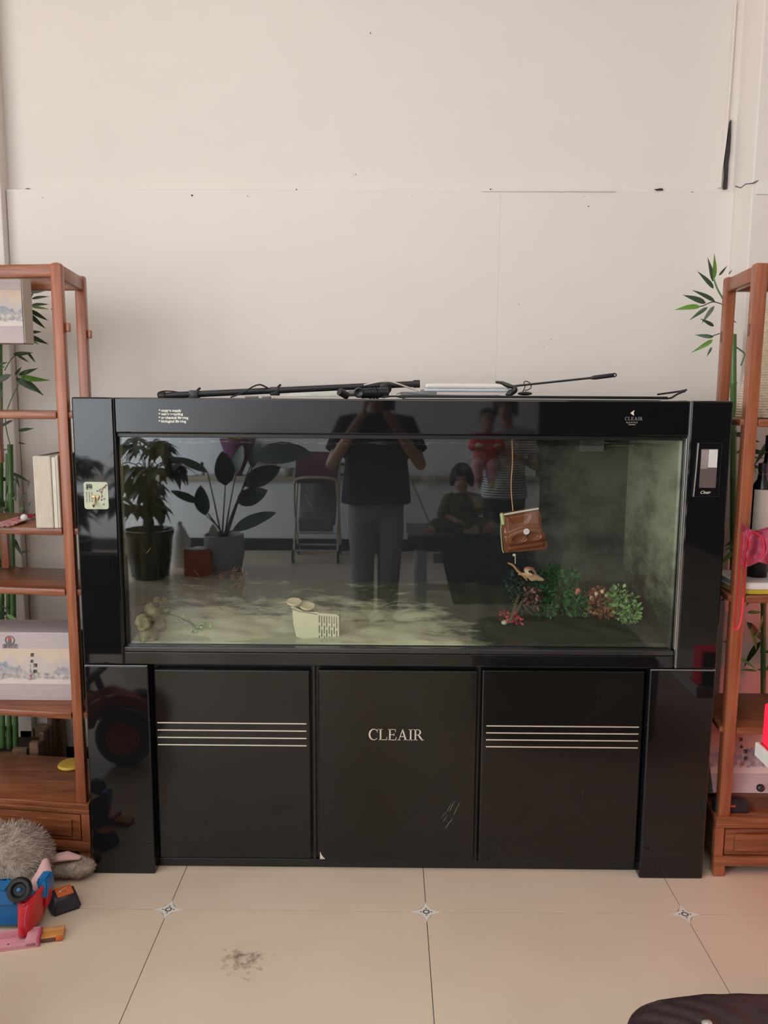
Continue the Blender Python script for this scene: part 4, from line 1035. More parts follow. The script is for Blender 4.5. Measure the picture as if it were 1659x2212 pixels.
MB().tube(spline([A(px, py, Y=3.0) for px, py in ((1583, 728), (1560, 720), (1536, 727))], 4), .0018, 5).build('branch', 'twig', bp)
MB().tube(spline([A(px, py, Y=3.0) for px, py in ((1590, 750), (1600, 757), (1608, 766), (1600, 790))], 4), .003, 5).build('branch', 'stalk', bp)
for (u0, v0, u1, v1, k) in [(660, 487, 617, 187, 'd'), (675, 460, 698, 155, 'l'), (672, 570, 490, 355, 'd'), (735, 415, 840, 297, 'g'), (850, 400, 900, 345, 'g'), (690, 728, 425, 575, 'd'), (577, 745, 317, 640, 'd'), (512, 785, 215, 807, 'l'), (602, 795, 378, 945, 'd'), (680, 780, 525, 990, 'g'), (675, 1020, 520, 930, 'd'), (805, 740, 930, 640, 'd'), (808, 890, 965, 988, 'g'), (798, 900, 870, 1140, 'g'), (670, 1150, 445, 1125, 'd'), (660, 1185, 465, 1320, 'c'), (650, 1270, 590, 1390, 'g'), (795, 1140, 755, 1235, 'g'), (885, 1560, 738, 1540, 'l'), (885, 1600, 752, 1650, 'g')]:
    dy = rnd.uniform(-.03, .03)
    leaf_obj(LM[k], A(1420+u0/5.531, 520+v0/5.531, Y=3.0), A(1420+u1/5.531, 520+v1/5.531, Y=3.0+dy), bp, roll=rnd.uniform(-.5, .5), wscale=rnd.uniform(.95, 1.15), face=(0, -1, .25))
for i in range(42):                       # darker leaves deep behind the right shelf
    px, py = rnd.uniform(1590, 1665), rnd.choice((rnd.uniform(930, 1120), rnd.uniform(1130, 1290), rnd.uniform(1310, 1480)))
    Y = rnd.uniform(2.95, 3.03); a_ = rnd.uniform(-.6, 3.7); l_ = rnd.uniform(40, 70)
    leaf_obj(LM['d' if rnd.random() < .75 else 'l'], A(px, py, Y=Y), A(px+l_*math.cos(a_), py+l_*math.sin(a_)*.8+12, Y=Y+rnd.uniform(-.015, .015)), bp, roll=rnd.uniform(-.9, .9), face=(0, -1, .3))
bl = thing('bamboo_plant', 'leafy green bamboo behind the left shelf growing from the wooden planter', 'bamboo', (A(30, 1640, Y=3.05).x, 3.05, .17))
stalk(bl, 20, 1660, 18, 980, 3.09, .0105); stalk(bl, 35, 1660, 22, 960, 3.06, .0105); stalk(bl, 6, 1650, -2, 620, 3.10, .0105); stalk(bl, -30, 1650, -40, 560, 3.12, .0105)
for l in (((22, 962), (12, 900), (40, 830), (60, 800)), ((0, 700), (30, 690), (58, 660)), ((0, 640), (45, 640), (70, 620)), ((10, 800), (30, 770), (60, 765))):
    MB().tube(spline([A(px, py, Y=3.02) for px, py in l], 4), .002, 5).build('branch', 'stalk', bl)
S1 = 5.82
for (oy, u0, v0, u1, v1, k) in [(520, 340, 790, 430, 620, 'd'), (520, 380, 650, 600, 615, 'g'), (520, 400, 730, 610, 690, 'd'), (520, 390, 815, 610, 790, 'g'), (520, 400, 835, 620, 850, 'l'), (520, 370, 870, 605, 1005, 'd'), (520, 345, 915, 575, 1105, 'd'), (520, 345, 1150, 522, 1145, 'g'), (520, 355, 1195, 605, 1297, 'd'), (520, 350, 1230, 488, 1300, 'l'), (520, 165, 1430, 412, 1405, 'd'), (520, 345, 1400, 450, 1535, 'd'), (520, 220, 1440, 362, 1525, 'd'), (520, 190, 1690, 270, 1585, 'd'), (520, 235, 1690, 475, 1597, 'd'), (520, 255, 1705, 552, 1785, 'c'), (520, 200, 1725, 490, 1920, 'd'), (520, 290, 1740, 552, 1945, 'd'), (520, 255, 480, 200, 390, 'g'), (520, 420, 440, 470, 350, 'd'), (520, -60, 445, 140, 435, 'l'), (520, 350, 610, 525, 555, 'l'), (520, 640, 860, 770, 852, 'g'), (520, 0, 1610, 70, 1570, 'l'), (520, 20, 1850, 10, 2000, 'd'), (860, 230, 410, 425, 375, 'd'), (860, 230, 560, 328, 580, 'd'), (860, 0, 660, 100, 640, 'g'), (860, 150, 1275, 228, 1205, 'd'), (860, 205, 985, 190, 1150, 'd'), (860, 210, 975, 242, 1150, 'd'), (860, 265, 1940, 365, 1925, 'd'), (860, 35, 1770, 85, 1870, 'l'), (860, 330, 1190, 240, 1340, 'g'), (860, 370, 1030, 345, 1150, 'g'), (860, 300, 1380, 215, 1400, 'l'), (860, 320, 1400, 395, 1290, 'g')]:
    Y = 3.02+rnd.uniform(-.02, .03)
    leaf_obj(LM[k], A(u0/S1, oy+v0/S1, Y=Y), A(u1/S1, oy+v1/S1, Y=Y+rnd.uniform(-.02, .02)), bl, roll=rnd.uniform(-.5, .5), wscale=rnd.uniform(.95, 1.15), face=(0, -1, .25))
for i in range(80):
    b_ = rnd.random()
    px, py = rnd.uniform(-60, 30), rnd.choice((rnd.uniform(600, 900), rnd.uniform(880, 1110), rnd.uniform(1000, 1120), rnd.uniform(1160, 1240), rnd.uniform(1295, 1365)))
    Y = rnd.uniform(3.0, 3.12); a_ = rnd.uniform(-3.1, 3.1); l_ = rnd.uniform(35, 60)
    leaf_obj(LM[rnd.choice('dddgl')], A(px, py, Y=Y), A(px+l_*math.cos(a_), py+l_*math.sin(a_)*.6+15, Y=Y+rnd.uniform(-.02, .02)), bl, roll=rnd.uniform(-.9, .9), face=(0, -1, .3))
# low fence planter with soil, behind the left shelf
pln = thing('planter', 'low brown wooden fence planter holding the left bamboo', 'planter', (A(20, 1650, Y=3.06).x, 3.06, 0))
zp = lambda py, Y: A(50, py, Y=Y).z
x1 = A(62, 1640, Y=3.01).x; xl = x1-.75
bx('soil', (xl, 3.026, .0), (x1+.02, 3.205, .165), 'soil', pln, bev=0)
n = 12
for k in range(n):
    w_ = (x1-xl)/n
    bx('board', (xl+k*w_+.002, 3.0, 0), (xl+(k+1)*w_-.002, 3.024, .205 if k % 2 else .185), 'barkwood', pln, bev=.004)
    bx('board', (xl+k*w_+.002, 3.205, 0), (xl+(k+1)*w_-.002, 3.228, .215 if k % 2 else .195), 'barkwood', pln, bev=.004)
for k in range(5):
    y = 3.02+k*.04; bx('board', (x1+.022, y, 0), (x1+.044, y+.038, .215+.016*k+.018*(k % 2)), 'darkwood', pln, bev=.005)
bx('corner_post', (x1+.012, 2.99, 0), (x1+.05, 3.02, .235), 'barkwood', pln, bev=.006)
bx('corner_post', (x1+.03, 3.195, 0), (x1+.062, 3.23, .30), 'barkwood', pln, bev=.006)
# a yellow lid lying on the shelf base
p = A(160, 1656, Y=2.87); o = MB().lathe([(.0001, .0), (.045, 0), (.048, .004), (.043, .011), (.0001, .012)], c=(p.x, 2.845, .213), n=24).build('yellow_lid', 'yellow', None); tag(o, 'flat yellow lid lying at the back of the left shelf base', 'lid')
# ================================================================== ON TOP OF THE TANK
def T(px, py, y): return A(px, py, Y=y)
lp = thing('lamp_tube', 'long black aquarium lamp tube lying slanted across the tank top', 'lamp', T(620, 845, 2.72))
MB().tube([T(345, 855, 2.66), T(905, 829, 2.80)], .0105, 12).build('tube', 'blackplastic', lp)
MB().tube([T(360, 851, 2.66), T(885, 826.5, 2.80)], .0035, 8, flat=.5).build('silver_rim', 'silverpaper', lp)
for a, b in (((343, 855.2), (357, 854.5)), ((893, 829.5), (907, 829))): MB().tube([T(*a, 2.66 if a[0] < 500 else 2.80), T(*b, 2.66 if a[0] < 500 else 2.80)], .0135, 14).build('end_cap', 'rubber', lp)
for px, py, Y in ((420, 851, 2.68), (594, 843.5, 2.725)):
    c = T(px, py, Y); MB().box(c+Vector((-.016, -.014, -.017)), c+Vector((.016, .014, .012)), bev=.004).tube([c+Vector((.006, 0, .008)), c+Vector((.020, 0, .020))], .004, 6).build('clip', 'rubber', lp)
c = T(833, 838, 2.775); MB().lathe([(.006, -.012), (.010, -.004), (.0195, .006), (.0205, .010), (.016, .012)], c=c, n=20, M4=Matrix.Rotation(R(100), 3, 'X')).build('suction_cup', 'rubber', lp)
o = MB().tube(spline([T(342, 858, 2.62), T(341, 850, 2.62), T(350, 845.5, 2.64), T(368, 845, 2.66), T(390, 848, 2.68), T(412, 851, 2.69)], 5), .0022, 6).build('cable', 'rubber', None); tag(o, 'short black cable arching at the left end of the lamp tube', 'cable')
o = MB().tube(spline([T(498, 858.5, 2.62), T(525, 848, 2.64), T(545, 836, 2.66), T(557, 831.5, 2.68), T(566, 832, 2.69), T(582, 840, 2.72)], 5), .0026, 6).build('cable', 'rubber', None); tag(o, 'black cable looping up in front of the lamp tube', 'cable')
# sloping clear plastic sheet behind
def shf(u, v):
    p = T(590+190*u, 857-(18*(1-abs(2*u-1.05)**1.5))*v, 2.78+.06*v); return p+Vector((0, 0, .002*math.sin(u*30)*v))
mb = MB().grid(shf, 24, 8); m2 = MB().grid(lambda u, v: shf(u, v)+Vector((0, .002, -.0008)), 24, 8); mb.merge(m2.bm); o = mb.build('plastic_sheet', 'clearsheet', None); tag(o, 'shiny crumpled plastic sheet lying behind the lamp tube', 'plastic sheet')
# grey pipe fittings and pump on the lid
pf_ = thing('pipe_fitting', 'black ribbed pump with round fittings lying under the lamp tube', 'pump', T(790, 858, 2.70))
MB().tube([T(780, 850, 2.70), T(838, 848, 2.72)], [.0165, .0165], 16).build('pump_body', 'rubber', pf_)
for px in (798, 806, 813): MB().tube([T(px, 849.5, 2.705), T(px+3, 849.4, 2.707)], .0185, 16).build('rib', 'blackplastic', pf_)
MB().lathe([(.010, -.02), (.0165, -.008), (.0175, 0), (.013, .002), (.004, -.003)], c=T(775, 848, 2.66), n=20, M4=Matrix.Rotation(R(95), 3, 'X')).build('inlet_cup', 'rubber', pf_)
MB().tube([T(752, 850, 2.69), T(770, 849.5, 2.69)], .010, 14).build('clear_sleeve', 'greyplastic', pf_)
o = MB().tube([T(733, 845.5, 2.64), T(750, 855, 2.66)], [.0125, .0125], 16).build('pipe_elbow', 'rubber', None); tag(o, 'short angled black pipe end left of the pump', 'pipe')
for px, w_, lab in ((530, 26, 'flat dark grey clip lying left on the hood'), (566, 18, 'small grey adapter lying beside the tube clip')):
    a = T(px, 856, 2.64); o = MB().box((a.x, 2.63, TZ), (a.x+w_/1748*2.7, 2.655, TZ+.007), bev=.002).build('clip_bar', 'greyplastic', None); tag(o, lab, 'clip'); o.location.z -= .0005
# cover board with pale edge, lying raised on the right half
cb = thing('cover_board', 'black cover board with a pale edge lying over the right half of the tank', 'lid', T(1150, 860, 2.7))
a, b = T(862, 858, 2.62), T(1440, 862, 2.62)
bx('board', (a.x, 2.61, TZ+.0035), (b.x, 2.98, TZ+.0125), 'satin', cb, bev=.001)
bx('edge_band', (a.x, 2.606, TZ+.001), (b.x, 2.612, TZ+.0035), 'cream', cb, bev=0)
for x0, x1 in ((1115, 1190), (1356, 1426)): bx('pale_patch', (T(x0, 850, 2.9).x, 2.88, TZ+.0124), (T(x1, 850, 2.9).x, 2.93, TZ+.0145), 'paper', cb, bev=0)
bx('support_strip', (a.x+.01, 2.62, TZ-.001), (b.x-.02, 2.66, TZ+.001), 'satin', cb, bev=0)
o = MB().box((T(866, 850, 2.8).x, 2.70, TZ+.0127), (T(940, 850, 2.8).x, 2.90, TZ+.024), bev=.001).build('grey_box', 'greyplastic', None); tag(o, 'flat grey box under the end of the white power strip', 'box')
# power strip
ps = thing('power_strip', 'aged white power strip lying on the cover board', 'power strip', T(1008, 852, 2.74))
a, b = T(918, 832, 2.74), T(1098, 851, 2.74); z0 = b.z; z1 = a.z
z0 = TZ+.0245; z1 = T(1000, 829, 2.70).z
ps.location.z = z0
bx('base_shell', (a.x-.003, 2.705, z0), (b.x+.002, 2.772, z0+(z1-z0)*.42), 'bluewhite', ps, bev=.004)
tp = bx('top_shell', (a.x, 2.702, z0+(z1-z0)*.40), (b.x, 2.775, z1), 'whiteplastic', ps, bev=.006)
bx('dusty_top', (a.x+.006, 2.708, z1-.001), (b.x-.006, 2.769, z1+.0012), 'agedplastic', ps, bev=.0005)
for k in range(5):
    x = a.x+.035+k*.052; s_ = bx('socket', (x, 2.716, z1+.001), (x+.034, 2.762, z1+.0026), 'whiteplastic', ps, bev=.0006)
    for dx in (.008, .022): bx('slot', (x+dx, 2.732, z1+.0022), (x+dx+.004, 2.748, z1+.003), 'rubber', s_, bev=0)
MB().tube([T(908, 845, 2.735), T(919, 847, 2.735)], .006, 8).build('strain_relief', 'greyplastic', ps)
o = MB().tube(spline([T(786, 832, 2.70), T(815, 825.5, 2.70), T(838, 823.5, 2.70), T(862, 830, 2.71), T(890, 840, 2.73), T(909, 845.5, 2.735)], 6), .0042, 8, flat=.7).build('cable', 'cream', None); tag(o, 'pale power cable arching over the lamp tube to the power strip', 'cable')
o = MB().tube(spline([T(857, 857, 2.62), T(860, 850, 2.64), T(880, 848.5, 2.66), T(915, 852, 2.69), T(1000, 854, 2.695), T(1080, 854, 2.69)], 6), .0016, 6).build('cable', 'greyplastic', None); tag(o, 'thin grey wire running along the foot of the power strip', 'cable')
o = MB().tube(spline([T(826, 858.5, 2.60), T(845, 856, 2.61), T(868, 857, 2.6), T(872, 860, 2.6)], 5), .0032, 6).build('cable', 'rubber', None); tag(o, 'short black lead lying on the hood beside the pump', 'cable')
pg = thing('plug', 'black plug and wrapped lead at the right end of the power strip', 'plug', T(1098, 850, 2.70))
MB().tube([T(1073, 825.5, 2.72), T(1085, 828, 2.71), T(1100, 834, 2.70), T(1112, 837, 2.70)], [.005, .009, .010, .006], 8, flat=.8, round_ends=True).build('plug_body', 'rubber', pg)
union(MB().ball(T(1104, 848, 2.69), (.014, .012, .010), 8).ball(T(1112, 842, 2.69), (.010, .010, .012), 8).ball(T(1100, 852, 2.69), (.014, .012, .006), 8), 'lead_knot', 'rubber', pg, voxel=.003, smooth_it=1)
tm = thing('thermostat', 'small oval black controller with a wire loop behind the plug', 'controller', T(1132, 850, 2.74))
MB().ball(T(1134, 849.5, 2.74)+Vector((0, 0, -.001)), (.025, .016, .0065), 10).build('case', 'rubber', tm)
MB().tube(spline([T(1129, 846, 2.74), T(1134, 836, 2.74), T(1132, 826, 2.74), T(1138, 824, 2.74), T(1146, 829, 2.74), T(1146, 839, 2.74), T(1133, 844, 2.74)], 5), .0018, 6).build('wire_loop', 'rubber', tm)
nt_ = thing('cleaning_rod', 'thin black rod with a padded grip sticking up over the tank', 'rod', T(1110, 836, 2.70))
MB().tube([T(1100, 835, 2.71), T(1280, 816, 2.71)], .0035, 8).build('rod', 'rubber', nt_)
MB().tube([T(1278, 816.3, 2.71), T(1285, 815.5, 2.71), T(1322, 810.8, 2.71)], [.0055, .0075, .0075], 10, round_ends=True).build('grip', 'blackplastic', nt_)
c = T(1327, 810.3, 2.71); MB().tube([c+Vector((.0065*math.cos(i*.5236), 0, .0055*math.sin(i*.5236))) for i in range(12)], .0022, 6, closed=True).build('hang_eye', 'blackplastic', nt_)
wf_ = MB().tube(spline([T(1420, 852, 2.72), T(1450, 848, 2.72), T(1470, 845, 2.72), T(1482, 842, 2.70), T(1478, 845, 2.68), T(1462, 852, 2.66), T(1448, 860, 2.64), T(1424, 860.5, 2.63)], 5), .0034, 6)
wf_.tube([T(1478, 843, 2.70), T(1479, 848, 2.70)], .0018, 5); o = wf_.build('wire_net', 'rubber', None); tag(o, 'bent black wire net frame at the right corner of the tank top', 'net')

# ================================================================== ON THE FLOOR
# plush rabbit lying on its side
pr = thing('plush_rabbit', 'grey plush rabbit lying on the floor in front of the left shelf', 'plush toy', (-1.17, 2.42, 0))
hc = A(22, 1868, Y=2.40)
bd = MB().ball((hc.x-.01, 2.41, .105), (.135, .12, .105), 14).ball((hc.x-.10, 2.40, .11), (.12, .12, .11), 12).ball((hc.x-.26, 2.38, .10), (.16, .13, .10), 12).ball((hc.x+.03, 2.36, .085), (.08, .07, .08), 10)
body = union(bd, 'body', 'plushgrey', pr, voxel=.012, smooth_it=3)
fur(body, 9000, .020, .0016, 'fur', 'plushgrey', pr, droop=.35, seed=3, lean=(.25, -.05, 0))
e0, e1 = A(95, 1880, Y=2.46), A(200, 1872, Y=2.475)
ear = MB().tube([(e0.x-.03, 2.46, .045), (e0.x+.03, 2.465, .040), (e0.x+.075, 2.47, .042), (e0.x+.12, 2.472, .040), (e1.x-.022, 2.472, .040)], [.020, .030, .038, .039, .030], 14, round_ends=True, flat=.75)
eo = union(ear, 'ear', 'plushgrey', pr, voxel=.006, smooth_it=1); fur(eo, 3200, .010, .0013, 'ear_fur', 'plushgrey', pr, droop=.2, seed=4)
ei = MB(); pts = [(e0.x-.005, 2.452, .066), (e0.x+.04, 2.452, .081), (e0.x+.08, 2.455, .087), (e0.x+.112, 2.46, .080)]
ei.tube(pts, [.010, .020, .022, .012], 12, round_ends=True, flat=.6); ei.build('ear_lining', 'plushpink', pr)
q0, q1 = A(100, 1876, Y=2.33), A(68, 1916, Y=2.28)
ei = MB().tube([A(101, 1862, Y=2.36)+Vector((-.005, 0, 0)), A(96, 1885, Y=2.33), A(84, 1908, Y=2.30), A(70, 1925, Y=2.29)], [.012, .024, .026, .016], 12, round_ends=True, flat=.6); ei.build('ear_lining', 'plushpink', pr)
ei = MB().tube([A(88, 1872, Y=2.38), A(70, 1898, Y=2.345), A(50, 1925, Y=2.33)], [.022, .036, .028], 12, round_ends=True, flat=.7); e2 = union(ei, 'ear', 'plushgrey', pr, voxel=.006, smooth_it=1); fur(e2, 1200, .012, .0014, 'ear_fur', 'plushgrey', pr, seed=6)
# toy car on its side
ty = 2.19
def C(px, py, y=ty): return A(px, py, Y=y)
car = thing('toy_car', 'blue and red toy car tipped on its side beside the plush rabbit', 'toy car', A(40, 2012, Z=0))
zb = lambda p: max(p.z, .002)
m_ = MB().prism([(p.x, ty+.012, zb(p)) for p in [C(-60, 1952), C(26, 1946), C(34, 1958), C(56, 1958), C(60, 2000), C(30, 2004), C(-60, 2010)]], (0, .07, 0)); bmesh.ops.bevel(m_.bm, geom=m_.bm.edges[:], offset=.007, segments=3, affect='EDGES'); m_.build('chassis', 'blue', car)
m_ = MB().prism([(p.x, ty+.0, zb(p)) for p in [C(-60, 1925), C(-2, 1926), C(10, 1924), C(14, 1932), C(28, 1938), C(34, 1956), C(-60, 1960)]], (0, .06, 0)); bmesh.ops.bevel(m_.bm, geom=m_.bm.edges[:], offset=.004, segments=2, affect='EDGES'); m_.build('underside', 'blue', car)
m_ = MB().prism([(p.x, ty+.02, zb(p)) for p in [C(70, 1912), C(78, 1908), C(94, 1910), C(97, 1924), C(94, 1952), C(80, 1950)]], (0, .05, 0)); bmesh.ops.bevel(m_.bm, geom=m_.bm.edges[:], offset=.005, segments=2, affect='EDGES'); m_.build('bumper', 'blue', car)
def hoodf(u, v):
    # curved shell: u across, v down
    tl, tr_, bl_, br_ = C(29, 1949), C(88, 1920), C(38, 2012), C(80, 2003)
    p = (tl*(1-u)+tr_*u)*(1-v)+(bl_*(1-u)+br_*u)*v
    bulge = .045*(4*u*(1-u))**.7*(.55+.45*math.sin(min(1, v*1.2)*math.pi*.6))
    p.y = ty+.008-bulge+.03*(2*u-1)**4; p.z = max(.003, p.z+.012*math.sin(u*math.pi)*(1-v)*-1); p.x += .004*math.sin(v*math.pi)*u
    return p
mb = MB().grid(hoodf, 20, 16); m2 = MB().grid(lambda u, v: hoodf(u, v)*1.0+Vector((-.004*u, .022, 0)), 20, 16); mb.merge(m2.bm)
union_m = mb.build('hood_shell', 'red', car)
MB().tube(spline([hoodf(.05, .04), hoodf(.5, .05), hoodf(.95, .05)], 6), .006, 8, round_ends=True).build('hood_rim', 'red', car)
MB().tube(spline([hoodf(.62, .1), hoodf(.58, .4), hoodf(.6, .7)], 5), .0016, 6, round_ends=True).build('hood_crease', 'magenta', car)
m_ = MB().prism([(p.x, ty+.03, zb(p)) for p in [C(88, 1930), C(96, 1935), C(95, 1960), C(92, 1975), C(86, 1978)]], (0, .03, 0)); bmesh.ops.bevel(m_.bm, geom=m_.bm.edges[:], offset=.004, segments=2, affect='EDGES'); m_.build('side_panel', 'red', car)
wc = C(42, 1922, ty-.01); M4 = Euler((R(62), 0, R(12))).to_matrix()
wh = MB().lathe([(.014, -.013), (.030, -.014), (.0345, -.008), (.0355, 0), (.0345, .008), (.030, .014), (.022, .0145), (.018, .008), (.016, .004), (.004, .003)], c=wc, n=30, M4=M4).build('wheel', 'rubber', car)
MB().lathe([(.0001, .002), (.006, .002), (.006, .010), (.003, .012), (.0001, .012)], c=wc, n=14, M4=M4).build('hub', 'blue', wh)
# keycap shaped box with orange arrow label
kb = thing('black_block', 'black rounded block with an orange arrow label on the tiles', 'toy block', (A(146, 1950, Z=0).x, 2.315, 0), R(36))
top = []; 
b2 = bmesh.new(); bmesh.ops.create_cube(b2, size=1)
for v in b2.verts:
    tz = v.co.z > 0; v.co = Vector((v.co.x*(.066 if tz else .092), v.co.y*(.058 if tz else .076)+(.004 if tz else 0), (.050 if v.co.y < 0 else .056) if tz else .0))
bmesh.ops.bevel(b2, geom=b2.edges[:], offset=.008, segments=3, affect='EDGES')
MB().merge(b2).build('block', 'navyplastic', kb, world=False)
lab = MB().box((-.022, -.019, .0515), (.026, .026, .0545), rot=(R(6), 0, 0), bev=.001).build('label', 'orange', kb, world=False)
def tri(s): return [(-.014*s+.002, .0*s+.004), (.011*s+.002, -.012*s+.004), (.011*s+.002, .012*s+.004)]
ar = MB(); o3 = [Vector((x, y, .0548+.005*(y/.05))) for x, y in tri(1)]; ar.tube([o3[0], o3[1], o3[2]], .0018, 5, closed=True, flat=.4); ar.ball(o3[0]+Vector((.002, 0, 0)), (.0045, .0035, .0008), 6)
ar.build('arrow', 'cream', lab, world=False)
# pink plastic tray with an amber translucent end piece
pk = thing('pink_tray', 'pink plastic toy tray with an amber end piece in front of the toy car', 'toy', A(45, 2040, Z=0))
tA, tB = A(-70, 2066, Z=.0), A(82, 2046, Z=.0); dx = (tB-tA).normalized(); dy = Vector((-dx.y, dx.x, 0)); L_ = (tB-tA).length
def K(u, v, z): return tA+dx*u+dy*v+Vector((0, 0, z))
def obx(nm, u0, u1, v0, v1, z0, z1, m, par=pk, bev=.002):
    mb = MB(); mb.box((u0, v0, z0), (u1, v1, z1), bev=bev)
    mat4 = Matrix.Translation(tA) @ Matrix((dx, dy, (0, 0, 1))).transposed().to_4x4(); mb.bm.transform(mat4); return mb.build(nm, m, par)
obx('tray_floor', 0, L_, 0, .058, .0, .005, 'pink'); obx('tray_wall', 0, L_, 0, .006, .004, .016, 'pink'); obx('tray_wall', 0, L_, .052, .058, .004, .028, 'pink')
obx('end_block', L_-.034, L_-.003, .0, .058, .004, .026, 'pink'); obx('end_cap', L_-.004, L_+.004, .0, .058, .001, .027, 'magenta')
obx('tab', L_-.085, L_-.08, .012, .017, .005, .013, 'inkgrey', bev=.001)
obx('amber_piece', L_+.004, L_+.066, .016, .046, .0, .016, 'amber'); obx('dark_window', L_+.006, L_+.046, .014, .0165, .002, .013, 'darkwood'); obx('amber_tip', L_+.046, L_+.064, .012, .018, .001, .017, 'orange'); obx('amber_wing', L_+.004, L_+.066, .044, .060, .004, .020, 'bonetan')

# black leather pouffe in the right foreground
oz = .42; pa = A(1500, 2118, Z=oz); pb = A(1309, 2206, Z=oz-.05)
pz = thing('leather_pouffe', 'black creased leather pouffe at the bottom right corner', 'pouffe', (pb.x+.42, pa.y-.36, 0))
cxp, cyp = pb.x+.42, pa.y-.36
secs = [((cxp, cyp, 0), .395, .335, 6), ((cxp, cyp, .02), .41, .35, 6), ((cxp, cyp, .36), .415, .355, 6), ((cxp, cyp, .395), .408, .350, 5.5), ((cxp, cyp, .412), .39, .335, 5), ((cxp, cyp, .420), .34, .29, 4.5), ((cxp, cyp, .4215), .1, .09, 4)]
po = MB().loft(secs, 64).build('cushion', 'leather', pz)
sm_ = bmesh.new(); sm_.from_mesh(po.data); bmesh.ops.subdivide_edges(sm_, edges=sm_.edges[:], cuts=3, use_grid_fill=True); sm_.to_mesh(po.data); sm_.free()
for v in po.data.vertices:
    if v.co.z > .30:
        w_ = max(0, 1-abs(v.co.x+.24)/.22)*max(0, 1-abs(v.co.y-.16)/.25)
        v.co.z += .004*w_*math.sin((v.co.y*1.0+v.co.x*.45)*170)+.003*noise.noise(v.co*9)
po.data.polygons.foreach_set('use_smooth', [True]*len(po.data.polygons))
MB().tube([(cxp+.405*math.copysign(abs(math.cos(t))**.333, math.cos(t)), cyp+.346*math.copysign(abs(math.sin(t))**.333, math.sin(t)), .392) for t in [i*2*math.pi/72 for i in range(72)]], .0035, 6, closed=True).build('piping', 'leather', pz)
MB().lathe([(.008, 0), (.011, .003), (.006, .007), (.001, .008)], c=A(1527, 2210, Z=.42)+Vector((0, 0, -.002)), n=14).build('button', 'chrome', pz)

# white stool with a sunlit red box, in front of the right shelf
wt = A(1631, 1602, Y=2.27); th_ = wt.z
tb = thing('white_stool', 'white pedestal stool reaching in at the right edge', 'stool', (wt.x+.22, wt.y-.22, 0))
bx('stool_top', (wt.x, wt.y-.44, th_-.042), (wt.x+.46, wt.y, th_), 'paper', tb, bev=.003)
MB().lathe([(.03, .02), (.028, th_-.06), (.06, th_-.042)], c=(wt.x+.30, wt.y-.22, 0), n=20).build('pedestal', 'whitemetal', tb)
MB().lathe([(.15, 0), (.15, .012), (.05, .024)], c=(wt.x+.30, wt.y-.22, 0), n=32).build('foot_plate', 'whitemetal', tb)
mk('red_sunlit', (.8, .02, .06), .5, emit=((1.0, .012, .05), .75), var=.02)  # sunlight on the plain red box put in as emission
rb = thing('red_box', 'red box standing on the white stool', 'plain box', (wt.x+.23, wt.y-.22, th_+.0005))
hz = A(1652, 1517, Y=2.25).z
bx('sunlit_case', (wt.x+.010, wt.y-.085, th_+.0005), (wt.x+.44, wt.y-.0125, hz), 'red_sunlit', rb, bev=.012, smooth=True)
bx('added_dark_backing', (wt.x+.020, wt.y-.012, th_+.0005), (wt.x+.434, wt.y-.008, hz-.008), 'satin', rb, bev=.001)  # dark back added to keep the red out of the column's reflection
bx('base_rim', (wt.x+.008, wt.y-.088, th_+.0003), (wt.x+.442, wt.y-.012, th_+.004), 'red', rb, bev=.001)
l = bpy.data.lights.new('red_fill', 'POINT'); l.energy = 11; l.color = (1, .03, .05); l.shadow_soft_size = .05  # unseen red fill added for the bounce onto the right shelf
lo = bpy.data.objects.new('red_fill', l); COL.objects.link(lo); lo.parent = rb; lo.location = Vector((wt.x+.95, wt.y-.10, .42))-rb.location
# ================================================================== THE ROOM MIRRORED IN THE GLASS
def hand(mb, wrist, d, palm_n, side, curl=.5, s=1.0):
    """palm and five bent fingers; d points along the hand, palm_n out of the palm, side towards the thumb"""
    wrist = Vector(wrist); d = Vector(d).normalized(); pn = Vector(palm_n).normalized(); sd = Vector(side); sd = (sd-d*sd.dot(d)).normalized(); pn = (pn-d*pn.dot(d)-sd*pn.dot(sd)).normalized()
    k = wrist+d*.085*s
    for i in range(4):
        o = (1.5-i)*.0195*s; mb.tube([wrist+sd*o*.5, wrist+d*.04*s+sd*o*.9, k+sd*o], [.014*s, .0125*s, .010*s], 8, round_ends=True)
    for i, l in enumerate((.072, .080, .074, .058)):
        o = (1.5-i)*.0205*s; p = k+sd*o; a = 0; pts = [p-d*.01*s]
        dirv = d
        for j, f in enumerate((.45, .30, .25)):
            a += curl*(.55+.25*j); dirv = d*math.cos(a)+pn*math.sin(a); p = p+dirv*l*f*s; pts.append(p)
        mb.tube(pts, [.0095*s, .0090*s, .0082*s, .0072*s], 8, round_ends=True)
    b = wrist+d*.025*s+sd*.025*s; pts = [b-sd*.008*s, b+(sd*.8+d*.5+pn*.25).normalized()*.032*s, b+(sd*.8+d*.5+pn*.25).normalized()*.032*s+(d*.8+sd*.35+pn*.45).normalized()*.03*s, b+(sd*.8+d*.5+pn*.25).normalized()*.032*s+(d*.8+sd*.2+pn*.6).normalized()*.052*s]
    mb.tube(pts, [.014*s, .0115*s, .0098*s, .0080*s], 8, round_ends=True)
